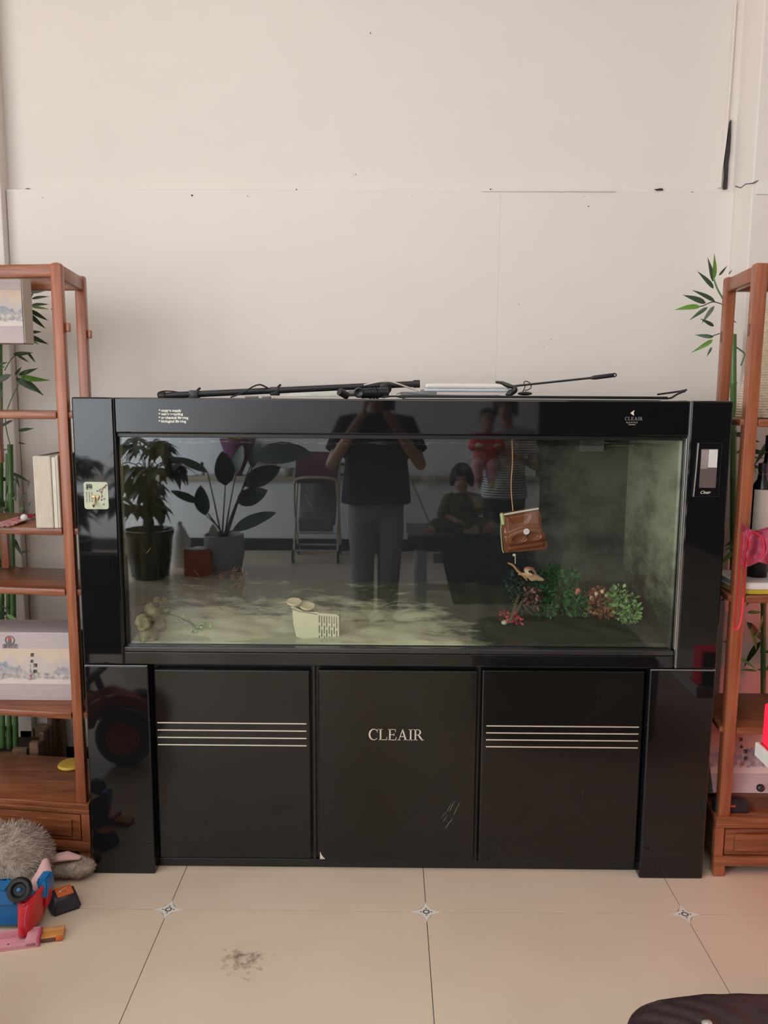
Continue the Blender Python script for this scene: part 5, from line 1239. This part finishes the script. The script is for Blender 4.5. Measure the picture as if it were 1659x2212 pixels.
def head(mb, c, fwd, s=1.0):
    """skull, jaw, nose, ears round centre c, looking along fwd; returns the frame"""
    c = Vector(c); f = Vector(fwd).normalized(); r_ = f.cross(Vector((0, 0, 1))).normalized(); u = r_.cross(f)
    m4 = Matrix((r_, f, u)).transposed()
    P_ = lambda x, y, z: c+(r_*x+f*y+u*z)*s
    mb.ball(P_(0, -.012, .022), (.074*s, .092*s, .090*s), 12, m4); mb.ball(P_(0, .022, -.045), (.056*s, .062*s, .066*s), 12, m4); mb.ball(P_(0, .060, -.088), (.026*s, .022*s, .020*s), 8, m4)
    mb.tube([P_(0, .080, .012), P_(0, .100, -.022), P_(0, .097, -.030)], [.008*s, .013*s, .010*s], 8, round_ends=True); mb.ball(P_(0, .070, .022), (.052*s, .018*s, .010*s), 8, m4)
    mb.tube([P_(-.02, .080, -.055), P_(0, .087, -.054), P_(.02, .080, -.055)], .007*s, 7, round_ends=True)
    for x in (-1, 1): mb.ball(P_(.076*x, -.008, -.008), (.010*s, .020*s, .032*s), 8, m4)
    return P_, m4
def face(P_, m4, body, s=1.0):
    for x in (-1, 1):
        e_ = MB().ball(P_(.031*x, .074, .003), (.0125*s, .009*s, .009*s), 8, m4).build('eye', 'eyewhite', body); MB().ball(P_(.031*x, .0815, .003), (.0058*s, .004*s, .006*s), 6, m4).build('iris', 'satin', e_)
        MB().tube([P_(.015*x, .086, .026), P_(.032*x, .088, .031), P_(.050*x, .078, .026)], .0032*s, 6, flat=.6).build('eyebrow', 'hair', body)
    MB().tube([P_(-.021, .084, -.055), P_(-.006, .0935, -.052), P_(.006, .0935, -.052), P_(.021, .084, -.055)], [.003*s, .006*s, .006*s, .003*s], 7, round_ends=True).build('lips', 'lips', body)
def hairf(P_, m4, body, s, long_=.0, m='hair'):
    hb = MB().ball(P_(0, -.022, .030), (.086*s, .100*s, .094*s), 14, m4)
    for x in (-1, 1): hb.tube([P_(.062*x, .02, .075), P_(.083*x, -.01, .01), P_(.082*x, -.02, -.03-long_)], [.022*s, .024*s, .020*s], 10, round_ends=True)
    hb.tube([P_(0, -.08, .06), P_(0, -.105, 0), P_(0, -.095, -.06-long_)], [.05*s, .058*s, .05*s], 12, round_ends=True)
    hb.tube([P_(-.05, .062, .085), P_(-.02, .078, .075), P_(.03, .076, .078), P_(.06, .055, .085)], [.014*s, .017*s, .017*s, .014*s], 8, round_ends=True)
    return union(hb, 'hair', m, body, voxel=.008, smooth_it=1)

# ---- the photographer
px0, py0 = -.085, -.52
ph = thing('person', 'person in a dark t-shirt and grey trousers photographing the tank with a phone', 'person', (px0, py0, 0))
def W_(x, y, z): return Vector((px0+x, py0+y, z))
b = MB()
for s in (-1, 1):
    b.tube([W_(.085*s, 0, .92), W_(.088*s, .02, .50), W_(.086*s, -.01, .10)], [.088, .056, .040], 12, round_ends=True)
    b.tube([W_(.086*s, -.05, .045), W_(.090*s, .05, .045), W_(.095*s, .15, .03)], [.038, .042, .030], 10, round_ends=True, flat=.8)
    # arms lifted to hold the phone
    sh_, el, wr = W_(.185*s, .0, 1.40), W_(.30*s, .10, 1.13), W_(.075*s, .355, 1.475)
    b.tube([W_(.10*s, 0, 1.42), sh_, sh_.lerp(el, .5), el], [.06, .056, .047, .040], 12, round_ends=True); b.tube([el, el.lerp(wr, .35), wr], [.040, .041, .027], 12, round_ends=True)
    hand(b, wr, (-.12*s, .18, .9), (-s, -.1, 0), (0, -1, .2), .55)
b.loft([(W_(0, 0, .86), .165, .115), (W_(0, 0, .98), .150, .105), (W_(0, 0, 1.12), .145, .100), (W_(0, 0, 1.30), .175, .115), (W_(0, 0, 1.43), .165, .095), (W_(0, .01, 1.47), .07, .065)], 20)
b.tube([W_(0, 0, 1.44), W_(0, .02, 1.54)], [.058, .054], 12, round_ends=True)
P_, m4 = head(b, W_(0, .045, 1.64), (0, 1, -.12))
body = union(b, 'body', 'skin', ph, voxel=.0065, smooth_it=3); face(P_, m4, body); hairf(P_, m4, body, 1.0)
b = MB().loft([(W_(0, 0, .855), .240, .165, 2.4), (W_(0, 0, .862), .244, .168, 2.4), (W_(0, 0, .98), .232, .158, 2.4), (W_(0, 0, 1.15), .215, .145, 2.3), (W_(0, 0, 1.32), .212, .140, 2.3), (W_(0, 0, 1.43), .190, .115, 2.2), (W_(0, .01, 1.475), .085, .075)], 28)
for s in (-1, 1):
    sh_, el = W_(.185*s, .0, 1.40), W_(.30*s, .10, 1.13); b.tube([W_(.13*s, 0, 1.40), sh_, sh_.lerp(el, .72)], [.075, .085, .088], 14)
union(b, 't_shirt', 'navycloth', ph, voxel=.009, smooth_it=2)
b = MB().loft([(W_(0, 0, .98), .168, .122), (W_(0, 0, .90), .185, .130), (W_(0, 0, .80), .190, .132), (W_(0, 0, .745), .185, .125)], 24)
for s in (-1, 1): b.loft([(W_(.092*s, 0, .84), .100, .118), (W_(.098*s, .005, .66), .096, .108), (W_(.094*s, .015, .45), .082, .095), (W_(.086*s, .005, .22), .074, .088), (W_(.082*s, -.005, .075), .070, .085)], 20)
union(b, 'trousers', 'greycloth', ph, voxel=.009, smooth_it=2)
for s in (-1, 1):
    b = MB().loft([(W_(.092*s, .05, .0), .046, .130, 2.5), (W_(.092*s, .05, .022), .050, .134, 2.5), (W_(.092*s, .05, .028), .045, .128, 2.5)], 22)
    b.tube([W_(.092*s-.05, .09, .02), W_(.092*s-.02, .10, .075), W_(.092*s+.02, .10, .075), W_(.092*s+.05, .09, .02)], .014, 8, flat=.4); b.build('sandal', 'blackplastic', ph)
pn_ = thing('phone', 'dark smartphone held up by the photographer', 'phone', (0, -.045, 1.56))
bx('phone_body', (-.039, -.036, 1.497), (.039, -.028, 1.652), 'blackplastic', pn_, bev=.003); bx('camera_bump', (-.032, -.0285, 1.60), (-.004, -.0265, 1.64), 'bottle', pn_, bev=.0008)

# ---- bench with fur throw and the child
bt = .575; bx0, bx1, by0, by1 = .165, 1.30, -1.36, -.745
bn = thing('bench', 'long bench on flat white legs under a dark fur throw', 'bench', ((bx0+bx1)/2, (by0+by1)/2, 0))
bx('seat_board', (bx0+.01, by0+.01, bt-.06), (bx1-.01, by1-.012, bt-.022), 'whitemetal', bn)
for x in (bx0+.045, bx1-.12):
    for y in (by1-.055, by0+.02): bx('leg', (x, y, 0), (x+.076, y+.035, bt-.06), 'whitemetal', bn, bev=.003)
bx('cross_bar', (bx0+.12, by1-.05, .17), (bx1-.12, by1-.03, .22), 'whitemetal', bn)
def thr(u, v):
    # rounded cross section over the seat, hanging in front
    x = bx0-.02+(bx1-bx0+.04)*u; drop = .085+.40*min(1, max(0, (x-.38)/.10))*min(1, max(0, (1.28-x)/.08))
    L1 = .60; tot = L1+drop; d = v*tot
    if d < L1: p = Vector((x, by0-.005+d, bt+.006+.006*noise.noise(Vector((x*7, d*7, 0)))))
    else: p = Vector((x, by0-.005+L1+.030*math.sin(min(1, (d-L1)/.05)*1.57)+.014*math.sin(x*26)*min(1, (d-L1)/.3), bt+.006-(d-L1)))
    return p
mb = MB().grid(thr, 60, 46); m2 = MB().grid(lambda u, v: thr(u, v)+Vector((0, -.012 if v > .6 else 0, -.018)), 60, 46); mb.merge(m2.bm)
th = mb.build('fur_throw', 'furdark', None); tag(th, 'dark shaggy fur throw draped over the white legged bench', 'throw')
fur(th, 9000, .030, .002, 'fur', 'furgrey', th, droop=.7, seed=9)
cx_, cyy = A(1000, 1100, Y=5.85).x, 2*GLASS_Y-5.90
ch = thing('person', 'small child with black bobbed hair sitting cross-legged on the fur bench', 'person', (cx_, cyy, bt+.02))
def V(x, y, z): return Vector((cx_+x, cyy+y, bt+.02+z))
b = MB().loft([(V(0, 0, .01), .10, .085), (V(0, 0, .10), .095, .078), (V(0, .005, .22), .085, .065), (V(0, .005, .285), .06, .05)], 18).tube([V(0, .005, .27), V(0, .01, .33)], [.034, .032], 10, round_ends=True)
for s in (-1, 1):
    b.tube([V(.055*s, .02, .055), V(.20*s, .09, .065), V(.19*s, .10, .06)], [.060, .046, .042], 10, round_ends=True)
    kn = V(.20*s, .09, .06); an = V(.06*s-(.0 if s > 0 else .18), .16, .035); b.tube([kn, kn.lerp(an, .5), an], [.044, .038, .026], 10, round_ends=True); b.tube([an, an+Vector((-.055 if s < 0 else -.05, .03, 0))], [.024, .018], 8, round_ends=True)
shl, ell, wrl = V(-.10, 0, .255), V(-.150, .04, .13), V(-.06, .12, .11); b.tube([shl, ell, wrl], [.034, .028, .019], 10, round_ends=True); hand(b, wrl, (.8, .5, -.1), (0, -.3, -1), (0, 1, 0), .6, .55)
shr, elr, wrr = V(.10, 0, .255), V(.125, .07, .16), V(.075, .125, .265); b.tube([shr, elr, wrr], [.034, .028, .018], 10, round_ends=True); hand(b, wrr, (-.5, -.1, .8), (-.6, -.6, -.2), (-.4, .6, .3), .8, .55)
P_, m4 = head(b, V(-.01, .015, .405), (-.12, 1, -.08), .86)
body = union(b, 'body', 'skin', ch, voxel=.005, smooth_it=2); face(P_, m4, body, .86); hairf(P_, m4, body, .90, .03)
b = MB().loft([(V(0, 0, .0), .128, .108), (V(0, 0, .10), .120, .098), (V(0, .005, .22), .106, .080), (V(0, .005, .275), .080, .062), (V(0, .008, .295), .045, .042)], 20)
b.tube([V(-.07, 0, .255), shl, ell, ell.lerp(wrl, .35)], [.045, .047, .045, .040], 12); b.tube([V(.07, 0, .255), shr, elr, elr.lerp(wrr, .3)], [.045, .047, .044, .038], 12); union(b, 'tunic', 'camo', ch, voxel=.006)
b = MB().loft([(V(0, -.01, .0), .125, .11), (V(0, 0, .09), .118, .10)], 18)
for s in (-1, 1):
    kn = V(.20*s, .09, .062); an = V(.06*s-(.0 if s > 0 else .18), .16, .04); b.tube([V(.05*s, .01, .06), kn, kn.lerp(an, .75)], [.072, .056, .042], 12)
union(b, 'trousers', 'camo', ch, voxel=.006)
stw = MB().tube([V(.065, .14, .34), V(.02, .118, .352), V(.13, .15, .285)][:2]+[], .003, 6).build('drinking_straw', 'cream', None); tag(stw, 'thin pale straw held at the mouth of the child', 'straw')

# ---- the woman with the baby
wx_, wy_ = A(1092, 1000, Y=6.52).x, 2*GLASS_Y-6.56
wo = thing('person', 'woman in a striped jersey standing behind the bench with a baby', 'person', (wx_, wy_, 0))
def U(x, y, z): return Vector((wx_+x, wy_+y, z))
b = MB()
for s in (-1, 1):
    b.tube([U(.08*s, 0, .84), U(.085*s, .01, .46), U(.08*s, 0, .09)], [.085, .052, .036], 12, round_ends=True); b.tube([U(.08*s, -.045, .042), U(.085*s, .05, .04), U(.09*s, .14, .028)], [.034, .038, .028], 10, round_ends=True, flat=.8)
b.loft([(U(0, 0, .80), .155, .115), (U(0, 0, .98), .125, .095), (U(0, 0, 1.18), .145, .105), (U(0, 0, 1.31), .150, .09), (U(0, .01, 1.35), .06, .055)], 18); b.tube([U(0, 0, 1.32), U(0, .015, 1.42)], [.05, .047], 12, round_ends=True)
sL, eL, wL = U(-.165, .0, 1.29), U(-.22, .05, 1.02), U(-.10, .24, 1.05); b.tube([sL, eL, wL], [.05, .040, .026], 12, round_ends=True); hand(b, wL, (.6, .5, .2), (0, -.3, 1), (-.3, .5, .5), .6, .9)
sR, eR, wR = U(.165, .0, 1.29), U(.235, .06, 1.03), U(.03, .22, 1.14); b.tube([sR, eR, wR], [.05, .040, .026], 12, round_ends=True); hand(b, wR, (-.9, .2, .2), (0, -1, 0), (0, .2, 1), .55, .9)
P_, m4 = head(b, U(-.02, .04, 1.52), (-.25, 1, -.2), .96)
body = union(b, 'body', 'skin', wo, voxel=.0065, smooth_it=3); face(P_, m4, body, .96); hairf(P_, m4, body, .98, .05)
b = MB().loft([(U(0, 0, .775), .190, .145), (U(0, 0, .79), .192, .147), (U(0, 0, .98), .165, .128), (U(0, 0, 1.18), .172, .130), (U(0, 0, 1.30), .165, .105), (U(0, .01, 1.35), .08, .07)], 26)
for s_, e_ in ((sL, eL), (sR, eR)): b.tube([s_+Vector(((wx_-s_.x)*.35, 0, 0)), s_, s_.lerp(e_, .6)], [.065, .070, .068], 14)
union(b, 'jersey', 'jersey', wo, voxel=.008, smooth_it=2)
b = MB().loft([(U(0, 0, .90), .160, .120), (U(0, 0, .78), .175, .128), (U(0, 0, .70), .17, .12)], 22)
for s in (-1, 1): b.loft([(U(.085*s, 0, .76), .092, .105), (U(.088*s, .005, .46), .07, .078), (U(.083*s, 0, .08), .058, .068)], 18)
union(b, 'trousers', 'blackcloth', wo, voxel=.009, smooth_it=2)
for s in (-1, 1): MB().loft([(U(.085*s, .045, 0), .045, .125, 2.5), (U(.085*s, .045, .03), .046, .128, 2.5), (U(.085*s, .05, .055), .035, .10, 2.3)], 20).build('shoe', 'blackplastic', wo)
by_ = thing('person', 'baby in red held against the woman in the striped jersey', 'person', U(-.14, .22, 1.08))
def Q(x, y, z): return U(-.185+x, .25+y, 1.08+z)
b = MB().loft([(Q(0, 0, 0), .085, .07), (Q(0, 0, .12), .08, .065), (Q(0, 0, .22), .06, .05)], 16).tube([Q(0, 0, .2), Q(0, .005, .26)], [.035, .034], 10, round_ends=True)
for s in (-1, 1):
    b.tube([Q(.045*s, .02, .02), Q(.06*s-.02, .10, -.03), Q(.05*s-.02, .11, -.16)], [.048, .040, .026], 10, round_ends=True); b.tube([Q(.05*s-.02, .10, -.16), Q(.05*s-.02, .15, -.175)], [.022, .018], 8, round_ends=True)
    sh_, el, wr = Q(.075*s, 0, .20), Q(.11*s, .06, .12), Q(.07*s, .12, .14); b.tube([sh_, el, wr], [.032, .027, .02], 10, round_ends=True); hand(b, wr, (-.3*s, .9, .2), (0, 0, -1), (-s, 0, 0), .8, .45)
P_, m4 = head(b, Q(0, .01, .33), (.05, 1, -.05), .74)
body = union(b, 'body', 'skin', by_, voxel=.005, smooth_it=2); face(P_, m4, body, .74); MB().ball(P_(0, -.03, .045), (.064, .072, .062), 10).build('hair', 'hair', body)
b = MB().loft([(Q(0, 0, -.02), .100, .085), (Q(0, 0, .10), .095, .08), (Q(0, 0, .21), .072, .062), (Q(0, 0, .235), .05, .048)], 18)
for s in (-1, 1): b.tube([Q(.05*s, 0, .2), Q(.075*s, 0, .20), Q(.11*s, .06, .12), Q(.085*s, .10, .132)], [.04, .042, .038, .034], 10)
union(b, 'top', 'redcloth', by_, voxel=.006)
b = MB()
for s in (-1, 1): b.tube([Q(.045*s, .01, .0), Q(.06*s-.02, .10, -.03), Q(.05*s-.02, .11, -.12)], [.058, .050, .038], 12)
union(b, 'leggings', 'pink', by_, voxel=.006)

# ---- stroller
sx, sy = A(688, 1100, Y=7.95).x, 2*GLASS_Y-7.86
sr = thing('stroller', 'folding stroller with a mauve canopy and grey mesh seat by the counter', 'stroller', (sx, sy, 0))
def G(x, y, z): return Vector((sx+x, sy+y, z))
def canopy(u, v):
    a = R(-8+150*v); x = (u-.5)*.40; k = 1-.10*(2*u-1)**4
    return G(x, .16-.20*(1-math.cos(a))*1.0, .80+.25*math.sin(a)*k)
mb = MB().grid(canopy, 16, 18); m2 = MB().grid(lambda u, v: canopy(u, v)*1+Vector((0, -.008, -.008)), 16, 18); mb.merge(m2.bm)
for s in (-1, 1): mb.prism([canopy((s+1)/2, k/10) for k in range(11)], (-.006*s, 0, 0))
mb.build('canopy', 'mauve', sr)
MB().tube(spline([G(-.205, .17, .70), G(-.195, .20, .79), G(-.10, .22, .82), G(.10, .22, .82), G(.195, .20, .79), G(.205, .17, .70)], 6), .014, 8).build('bumper_bar', 'strollerframe', sr)
mb = MB().grid(lambda u, v: G((u-.5)*(.345+.02*math.sin(v*3)), -.10+.16*v**2+.02*math.cos((u-.5)*5), .78-.44*v), 14, 14); m2 = MB().grid(lambda u, v: G((u-.5)*.345, -.115+.16*v**2, .78-.44*v), 14, 14); mb.merge(m2.bm)
mb.build('seat_back', 'greymesh', sr); bx('seat', G(-.175, -.02, .36), G(.175, .20, .42), 'greymesh', sr, bev=.02); bx('leg_rest', G(-.165, .195, .30), G(.165, .215, .42), 'greymesh', sr, bev=.006)
MB().tube(spline([G(-.10, .205, .66), G(-.03, .16, .50), G(0, .14, .44), G(.03, .16, .50), G(.10, .205, .66)], 5), .016, 6, flat=.3).build('harness', 'steel', sr)
for s in (-1, 1):
    MB().tube([G(.205*s, .19, .72), G(.215*s, .10, .45), G(.215*s, -.20, .07)], .011, 8).build('rear_tube', 'strollerframe', sr); MB().tube([G(.205*s, -.24, 1.0), G(.208*s, -.05, .66), G(.21*s, .26, .07)], .011, 8).build('front_tube', 'strollerframe', sr)
    for y in (-.20, .26):
        wh = MB().tube([G(.215*s+.0, y+.055*math.cos(t), .062+.055*math.sin(t)) for t in [i*.5236 for i in range(12)]], .011, 8, closed=True).build('wheel', 'rubber', sr); MB().tube([G(.215*s-.012, y, .062), G(.215*s+.012, y, .062)], .022, 10).build('hub', 'strollerframe', wh)
for y, z in ((.24, .12), (-.19, .10), (.18, .28)): MB().tube([G(-.21, y, z), G(.21, y, z)], .009, 8).build('cross_bar', 'strollerframe', sr)
MB().tube(spline([G(-.205, -.24, 1.0), G(-.1, -.28, 1.02), G(.1, -.28, 1.02), G(.205, -.24, 1.0)], 5), .012, 8).build('push_handle', 'rubber', sr)

# ---- potted plants
LP = {k: leaf_mesh('leaf', m, bend=bd, wide=wd, shape=s_) for k, (m, bd, wd, s_) in dict(m=('leafdark', .35, .17, 'lance'), b=('leafgloss', .10, .22, 'oval'), n=('leafgloss', .08, .13, 'oval')).items()}
def money_tree(lab, x, y, h, rcrown, seed):
    rn = random.Random(seed); t = thing('money_tree', lab, 'potted plant', (x, y, 0))
    p = MB().lathe([(.13, 0), (.16, .02), (.19, .22), (.20, .36), (.215, .40), (.215, .43), (.195, .43), (.185, .37), (.0001, .36)], c=(x, y, 0), n=36, cap=False).build('pot', 'glazedblack', t)
    MB().lathe([(.0001, .375), (.1, .38), (.185, .372)], c=(x, y, 0), n=24, cap=False).build('soil', 'soil', t)
    tr_ = MB()
    for k in range(3):
        tr_.tube([(x+.026*math.cos(z*16+k*2.094), y+.026*math.sin(z*16+k*2.094), .36+z) for z in [i*.03 for i in range(int((h-.72)/.03))]], .022, 8)
    tr_.build('braided_trunk', 'bark', t); zt_ = .36+(h-.72)
    for k in range(26):
        a = k*2.4; rr = rcrown*(.35+.65*rn.random()); zz = zt_-.26+.62*rn.random()
        e_ = Vector((x+rr*math.cos(a), y+rr*math.sin(a), min(h-.05, zz))); MB().tube(bez((x, y, zt_-.02), (x+rr*.3*math.cos(a), y+rr*.3*math.sin(a), zz+.05), e_+Vector((0, 0, .06)), e_, 5), .005, 5).build('petiole', 'leafgloss', t)
        for j in range(6):
            b_ = a+(j-2.5)*.85; l_ = rn.uniform(.15, .23); leaf_obj(LP['m'], e_, e_+Vector((l_*math.cos(b_), l_*math.sin(b_), rn.uniform(-.13, .0))), t, roll=rn.uniform(-.3, .3), wscale=1.25)
mt = A(322, 1235, Z=0); money_tree('money tree with a braided trunk in a black glazed pot nearest the white bottle', A(322, 1150, Y=6.95).x, 2*GLASS_Y-6.95, 1.26, .27, 1)
money_tree('money tree in a black glazed pot furthest to the left in the reflection', A(150, 1160, Y=6.5).x, 2*GLASS_Y-6.5, 1.12, .22, 2)
bpx, bD = 485, 7.26
bb = thing('bird_of_paradise', 'large leaved potted plant in a pale dimpled pot', 'potted plant', (A(bpx, 1200, Y=bD).x, 2*GLASS_Y-bD, 0))
bc = Vector(bb.location)
def potf(u, v):
    a = u*2*math.pi; r = .150+.028*min(1, v*2.2); z = .335*v
    if .22 < v < .93:
        s_ = math.sin(u*24*math.pi*2*.5+v*30)*math.sin(u*24*math.pi*2*.5-v*30); r += .006*s_
    return bc+Vector((r*math.cos(a), r*math.sin(a), z))
mb = MB().grid(potf, 192, 40); mb.lathe([(.178, .335), (.170, .338), (.160, .32), (.158, .29)], c=bc, n=48, cap=False); mb.lathe([(.0001, .001), (.15, .001)], c=bc, n=48, cap=False); mb.build('pot', 'grespot', bb); MB().lathe([(.0001, .298), (.158, .290)], c=bc, n=24, cap=False).build('soil', 'soil', bb)
for (bx_, by_2, tx_, ty_2, k, ws, dd) in [(487, 1048, 482, 975, 'b', 1.15, .05), (548, 988, 672, 972, 'b', .95, .1), (527, 1048, 606, 1008, 'b', .9, -.08), (512, 1084, 576, 1060, 'b', 1.0, .12), (503, 1146, 594, 1103, 'n', 1.1, .1), (443, 1112, 430, 1050, 'b', 1.1, .1), (428, 1086, 368, 1058, 'n', .9, -.05), (448, 1020, 376, 984, 'n', .8, -.1), (510, 1022, 520, 960, 'b', 1.0, -.1), (545, 1010, 560, 955, 'b', 1.0, -.15)]:
    B0, T0 = M(bx_, by_2, D=bD-dd*.5), M(tx_, ty_2, D=bD-dd)
    st0 = bc+Vector((rnd.uniform(-.03, .03), rnd.uniform(-.03, .03), .30)); mid = st0.lerp(B0, .55)+Vector((0, 0, .03)); MB().tube(bez(st0, st0.lerp(mid, .7), mid, B0, 6), [.008, .0075, .007, .0065, .006, .0055, .005], 6).build('stem', 'leafgloss', bb)
    leaf_obj(LP[k], B0, T0, bb, roll=rnd.uniform(-.5, .5), wscale=ws*1.2, face=(0, 1, .5))
tg = bc+Vector((-.09, .03, .33)); o = MB().prism([(tg.x-.035, tg.y, tg.z-.03), (tg.x+.035, tg.y, tg.z-.03), (tg.x+.04, tg.y, tg.z+.05), (tg.x, tg.y, tg.z+.11), (tg.x-.04, tg.y, tg.z+.05)], (0, .004, 0)).build('tag_card', 'cream', None); tag(o, 'pale tag stuck in the soil of the dimpled pot', 'tag')
# orange box, white bottle
c0 = M(433, 1240, Z=0); ob = thing('orange_box', 'orange gift box with a crumpled clear top in front of the dimpled pot', 'box', (c0.x-.01, c0.y+.05, 0), R(38))
MB().box((-.085, -.085, 0), (.085, .085, .235), bev=.003).build('carton', 'orangebox', ob, world=False); cr2 = MB().grid(lambda u, v: Vector((-.075+.15*u, -.075+.15*v, .237+.03*abs(noise.noise(Vector((u*5, v*5, 2)))))), 12, 12); cr2.build('clear_wrap', 'silverpaper', ob, world=False)
for z in (.06, .12, .18): MB().box((-.087, -.087, z), (.087, .087, z+.006)).build('band', 'bonetan', ob, world=False)
c0 = M(383, 1228, Z=0); vb = thing('white_bottle', 'tall white jug with a narrow top standing between the pots', 'jug', (c0.x, c0.y-.1, 0))
MB().lathe([(.075, 0), (.085, .02), (.088, .22), (.080, .30), (.055, .36), (.030, .385), (.028, .42), (.012, .43)], c=vb.location, n=28).build('jug_body', 'paper', vb); MB().tube([vb.location+Vector((.07, 0, .30)), vb.location+Vector((.10, 0, .25)), vb.location+Vector((.085, 0, .16))], .010, 8).build('handle', 'paper', vb)
# things on the counter
cz = ctop
def cth(px): return Vector((A(px, 1035, Y=8.32).x, 2*GLASS_Y-8.32, cz+.001))
p = cth(437); t = thing('sauce_bottle', 'small dark capped bottle standing on the counter', 'bottle', p); MB().lathe([(.028, 0), (.030, .01), (.030, .07), (.016, .10), (.014, .11)], c=p, n=20).build('glass_body', 'bluewhite', t); MB().lathe([(.017, .105), (.017, .135), (.012, .138)], c=p, n=16).build('cap', 'blackplastic', t)
p = cth(395); t = thing('paper_stack', 'loose pile of white papers on the counter', 'paper', p)
for k in range(5): MB().box(p+Vector((-.15, -.09, .0022*k)), p+Vector((.15, .09, .0022*k+.0018)), rot=(0, 0, R(4*k-9))).build('sheet', 'paper', t)
p = cth(741); t = thing('striped_box', 'cream box with black bands on the counter behind the photographer', 'box', p); bx('carton', p+Vector((-.09, -.08, 0)), p+Vector((.09, .08, .15)), 'cream', t)
for z in (.012, .118): bx('band', p+Vector((-.0915, -.0815, z)), p+Vector((.0915, .0815, z+.024)), 'blackplastic', t, bev=0)
p = cth(620); t = thing('glass_bowl', 'clear glass bowl on the counter beside the stroller', 'bowl', p); MB().lathe([(.03, 0), (.05, .01), (.085, .08), (.09, .09), (.083, .085), (.045, .015)], c=p, n=24).build('bowl', 'silverpaper', t)
p = cth(515); t = thing('bouquet', 'wrapped bouquet in dark purple paper with yellow flowers on the counter', 'bouquet', p)
MB().lathe([(.04, 0), (.05, .04), (.15, .26), (.19, .38), (.16, .33), (.05, .08)], c=p, n=14).build('wrapping', 'purple', t)
fl_ = MB(); rn = random.Random(2)
for k in range(22):
    a = rn.random()*6.28; r = .12*rn.random()**.5; fl_.ball(p+Vector((r*math.cos(a), r*math.sin(a), .33+.09*rn.random())), (.032, .032, .026), 6)
fl_.build('flower_heads', 'yellow', t, kind='stuff')
# broom leaning on the counter
b0, b1 = Vector((A(884, 1030, Y=8.2).x, -3.155, ctop+.02)), Vector((A(962, 1185, Y=7.6).x, -2.62, .05))
br_ = thing('broom', 'thin dark broom leaning on the counter beside the bench', 'broom', (b1.x, b1.y, 0)); MB().tube([b0+(b0-b1)*.06, b1], .010, 8).build('handle', 'greyplastic', br_); MB().box(b1+Vector((-.11, -.025, -.05)), b1+Vector((.11, .025, .04)), bev=.006).build('bristles', 'furgrey', br_)
# red ride-on tricycle near the left pillar
wc = M(278, 1560, D=3.36); rx, ry, rzz = wc.x, wc.y, max(wc.z, .0)
rr_ = .125; rd = thing('ride_on_toy', 'red ride-on toy with black wheels and red hubs reflected in the left pillar', 'ride-on toy', (rx-.2, ry, 0))
def wheel(x, y, r, wd):
    M4 = Matrix.Rotation(R(90), 3, 'X'); o = MB().lathe([(r*.62, -wd*.5), (r*.92, -wd*.5), (r, -wd*.25), (r, wd*.25), (r*.92, wd*.5), (r*.62, wd*.5), (r*.55, wd*.35), (.01, wd*.3)], c=(x, y, r+.001), n=30, M4=M4).build('wheel', 'rubber', rd)
    MB().lathe([(.012, -wd*.5-.006), (r*.30, -wd*.5-.004), (r*.60, -wd*.5), (r*.60, -wd*.40), (.01, -wd*.40)], c=(x, y, r+.001), n=24, M4=M4).build('hub', 'red', o); MB().lathe([(.012, wd*.5-.0), (r*.30, wd*.5+.004), (r*.60, wd*.5), (r*.58, wd*.36)], c=(x, y, r+.001), n=24, M4=M4).build('hub', 'red', o)
wheel(rx, ry, rr_, .06); wheel(rx-.48, ry+.02, .10, .05); wheel(rx-.48, ry-.26, .10, .05); wheel(rx, ry-.24, rr_, .06)
b = MB().tube([(rx-.55, ry-.12, .17), (rx-.30, ry-.12, .19), (rx-.08, ry-.12, .24), (rx-.01, ry-.12, .235)], [.07, .065, .075, .05], 14, round_ends=True); union(b, 'body', 'red', rd, voxel=.01)
MB().tube(spline([(rx-.16, ry, .17), (rx-.11, ry, .265), (rx, ry, .295), (rx+.10, ry, .262), (rx+.15, ry, .18)], 5), .022, 8, flat=1.6).build('fender', 'red', rd)
MB().tube([(rx-.12, ry-.12, .25), (rx-.16, ry-.12, .36)], .016, 8).build('steering_post', 'blackplastic', rd); MB().tube([(rx-.16, ry-.25, .36), (rx-.16, ry+.01, .36)], .016, 8, round_ends=True).build('handlebar', 'blackplastic', rd)
bx('backrest', (rx-.42, ry-.20, .44), (rx-.03, ry-.13, .90), 'leather', rd, bev=.03); MB().tube([(rx-.22, ry-.15, .19), (rx-.22, ry-.17, .50)], .02, 8).build('backrest_post', 'blackplastic', rd)
bx('seat', (rx-.50, ry-.21, .225), (rx-.27, ry-.03, .27), 'blackplastic', rd, bev=.015); MB().tube([(rx, ry-.24, rr_), (rx, ry, rr_)], .012, 8).build('axle', 'steel', rd); MB().tube([(rx-.48, ry-.26, .10), (rx-.48, ry+.02, .10)], .012, 8).build('axle', 'steel', rd)
MB().tube([(rx-.03, ry-.12, .22), (rx, ry-.12, rr_)], .018, 8).build('fork', 'red', rd); MB().tube([(rx-.46, ry-.12, .22), (rx-.48, ry-.12, .10)], .02, 8).build('rear_strut', 'red', rd)

# repeats share a group
for o in list(COL.objects):
    if o.parent is None and 'label' in o and 'group' not in o:
        g = {'water_plant': 'plastic plants in the tank', 'gift_box': 'lilac gift boxes on the shelves', 'curio_shelf': 'pair of curio shelves', 'bamboo_plant': 'bamboo plants behind the shelves', 'cable': 'cables on the tank top', 'twig': 'twigs in the tank', 'money_tree': 'money trees in black pots', 'red_packet': 'red packets on the left shelf', 'stone': 'pale stones in the tank', 'person': 'people mirrored in the glass', 'book': 'books on the right shelf', 'bottle': 'bottles on the right shelf'}.get(o.name.split('.')[0])
        if g: o['group'] = g
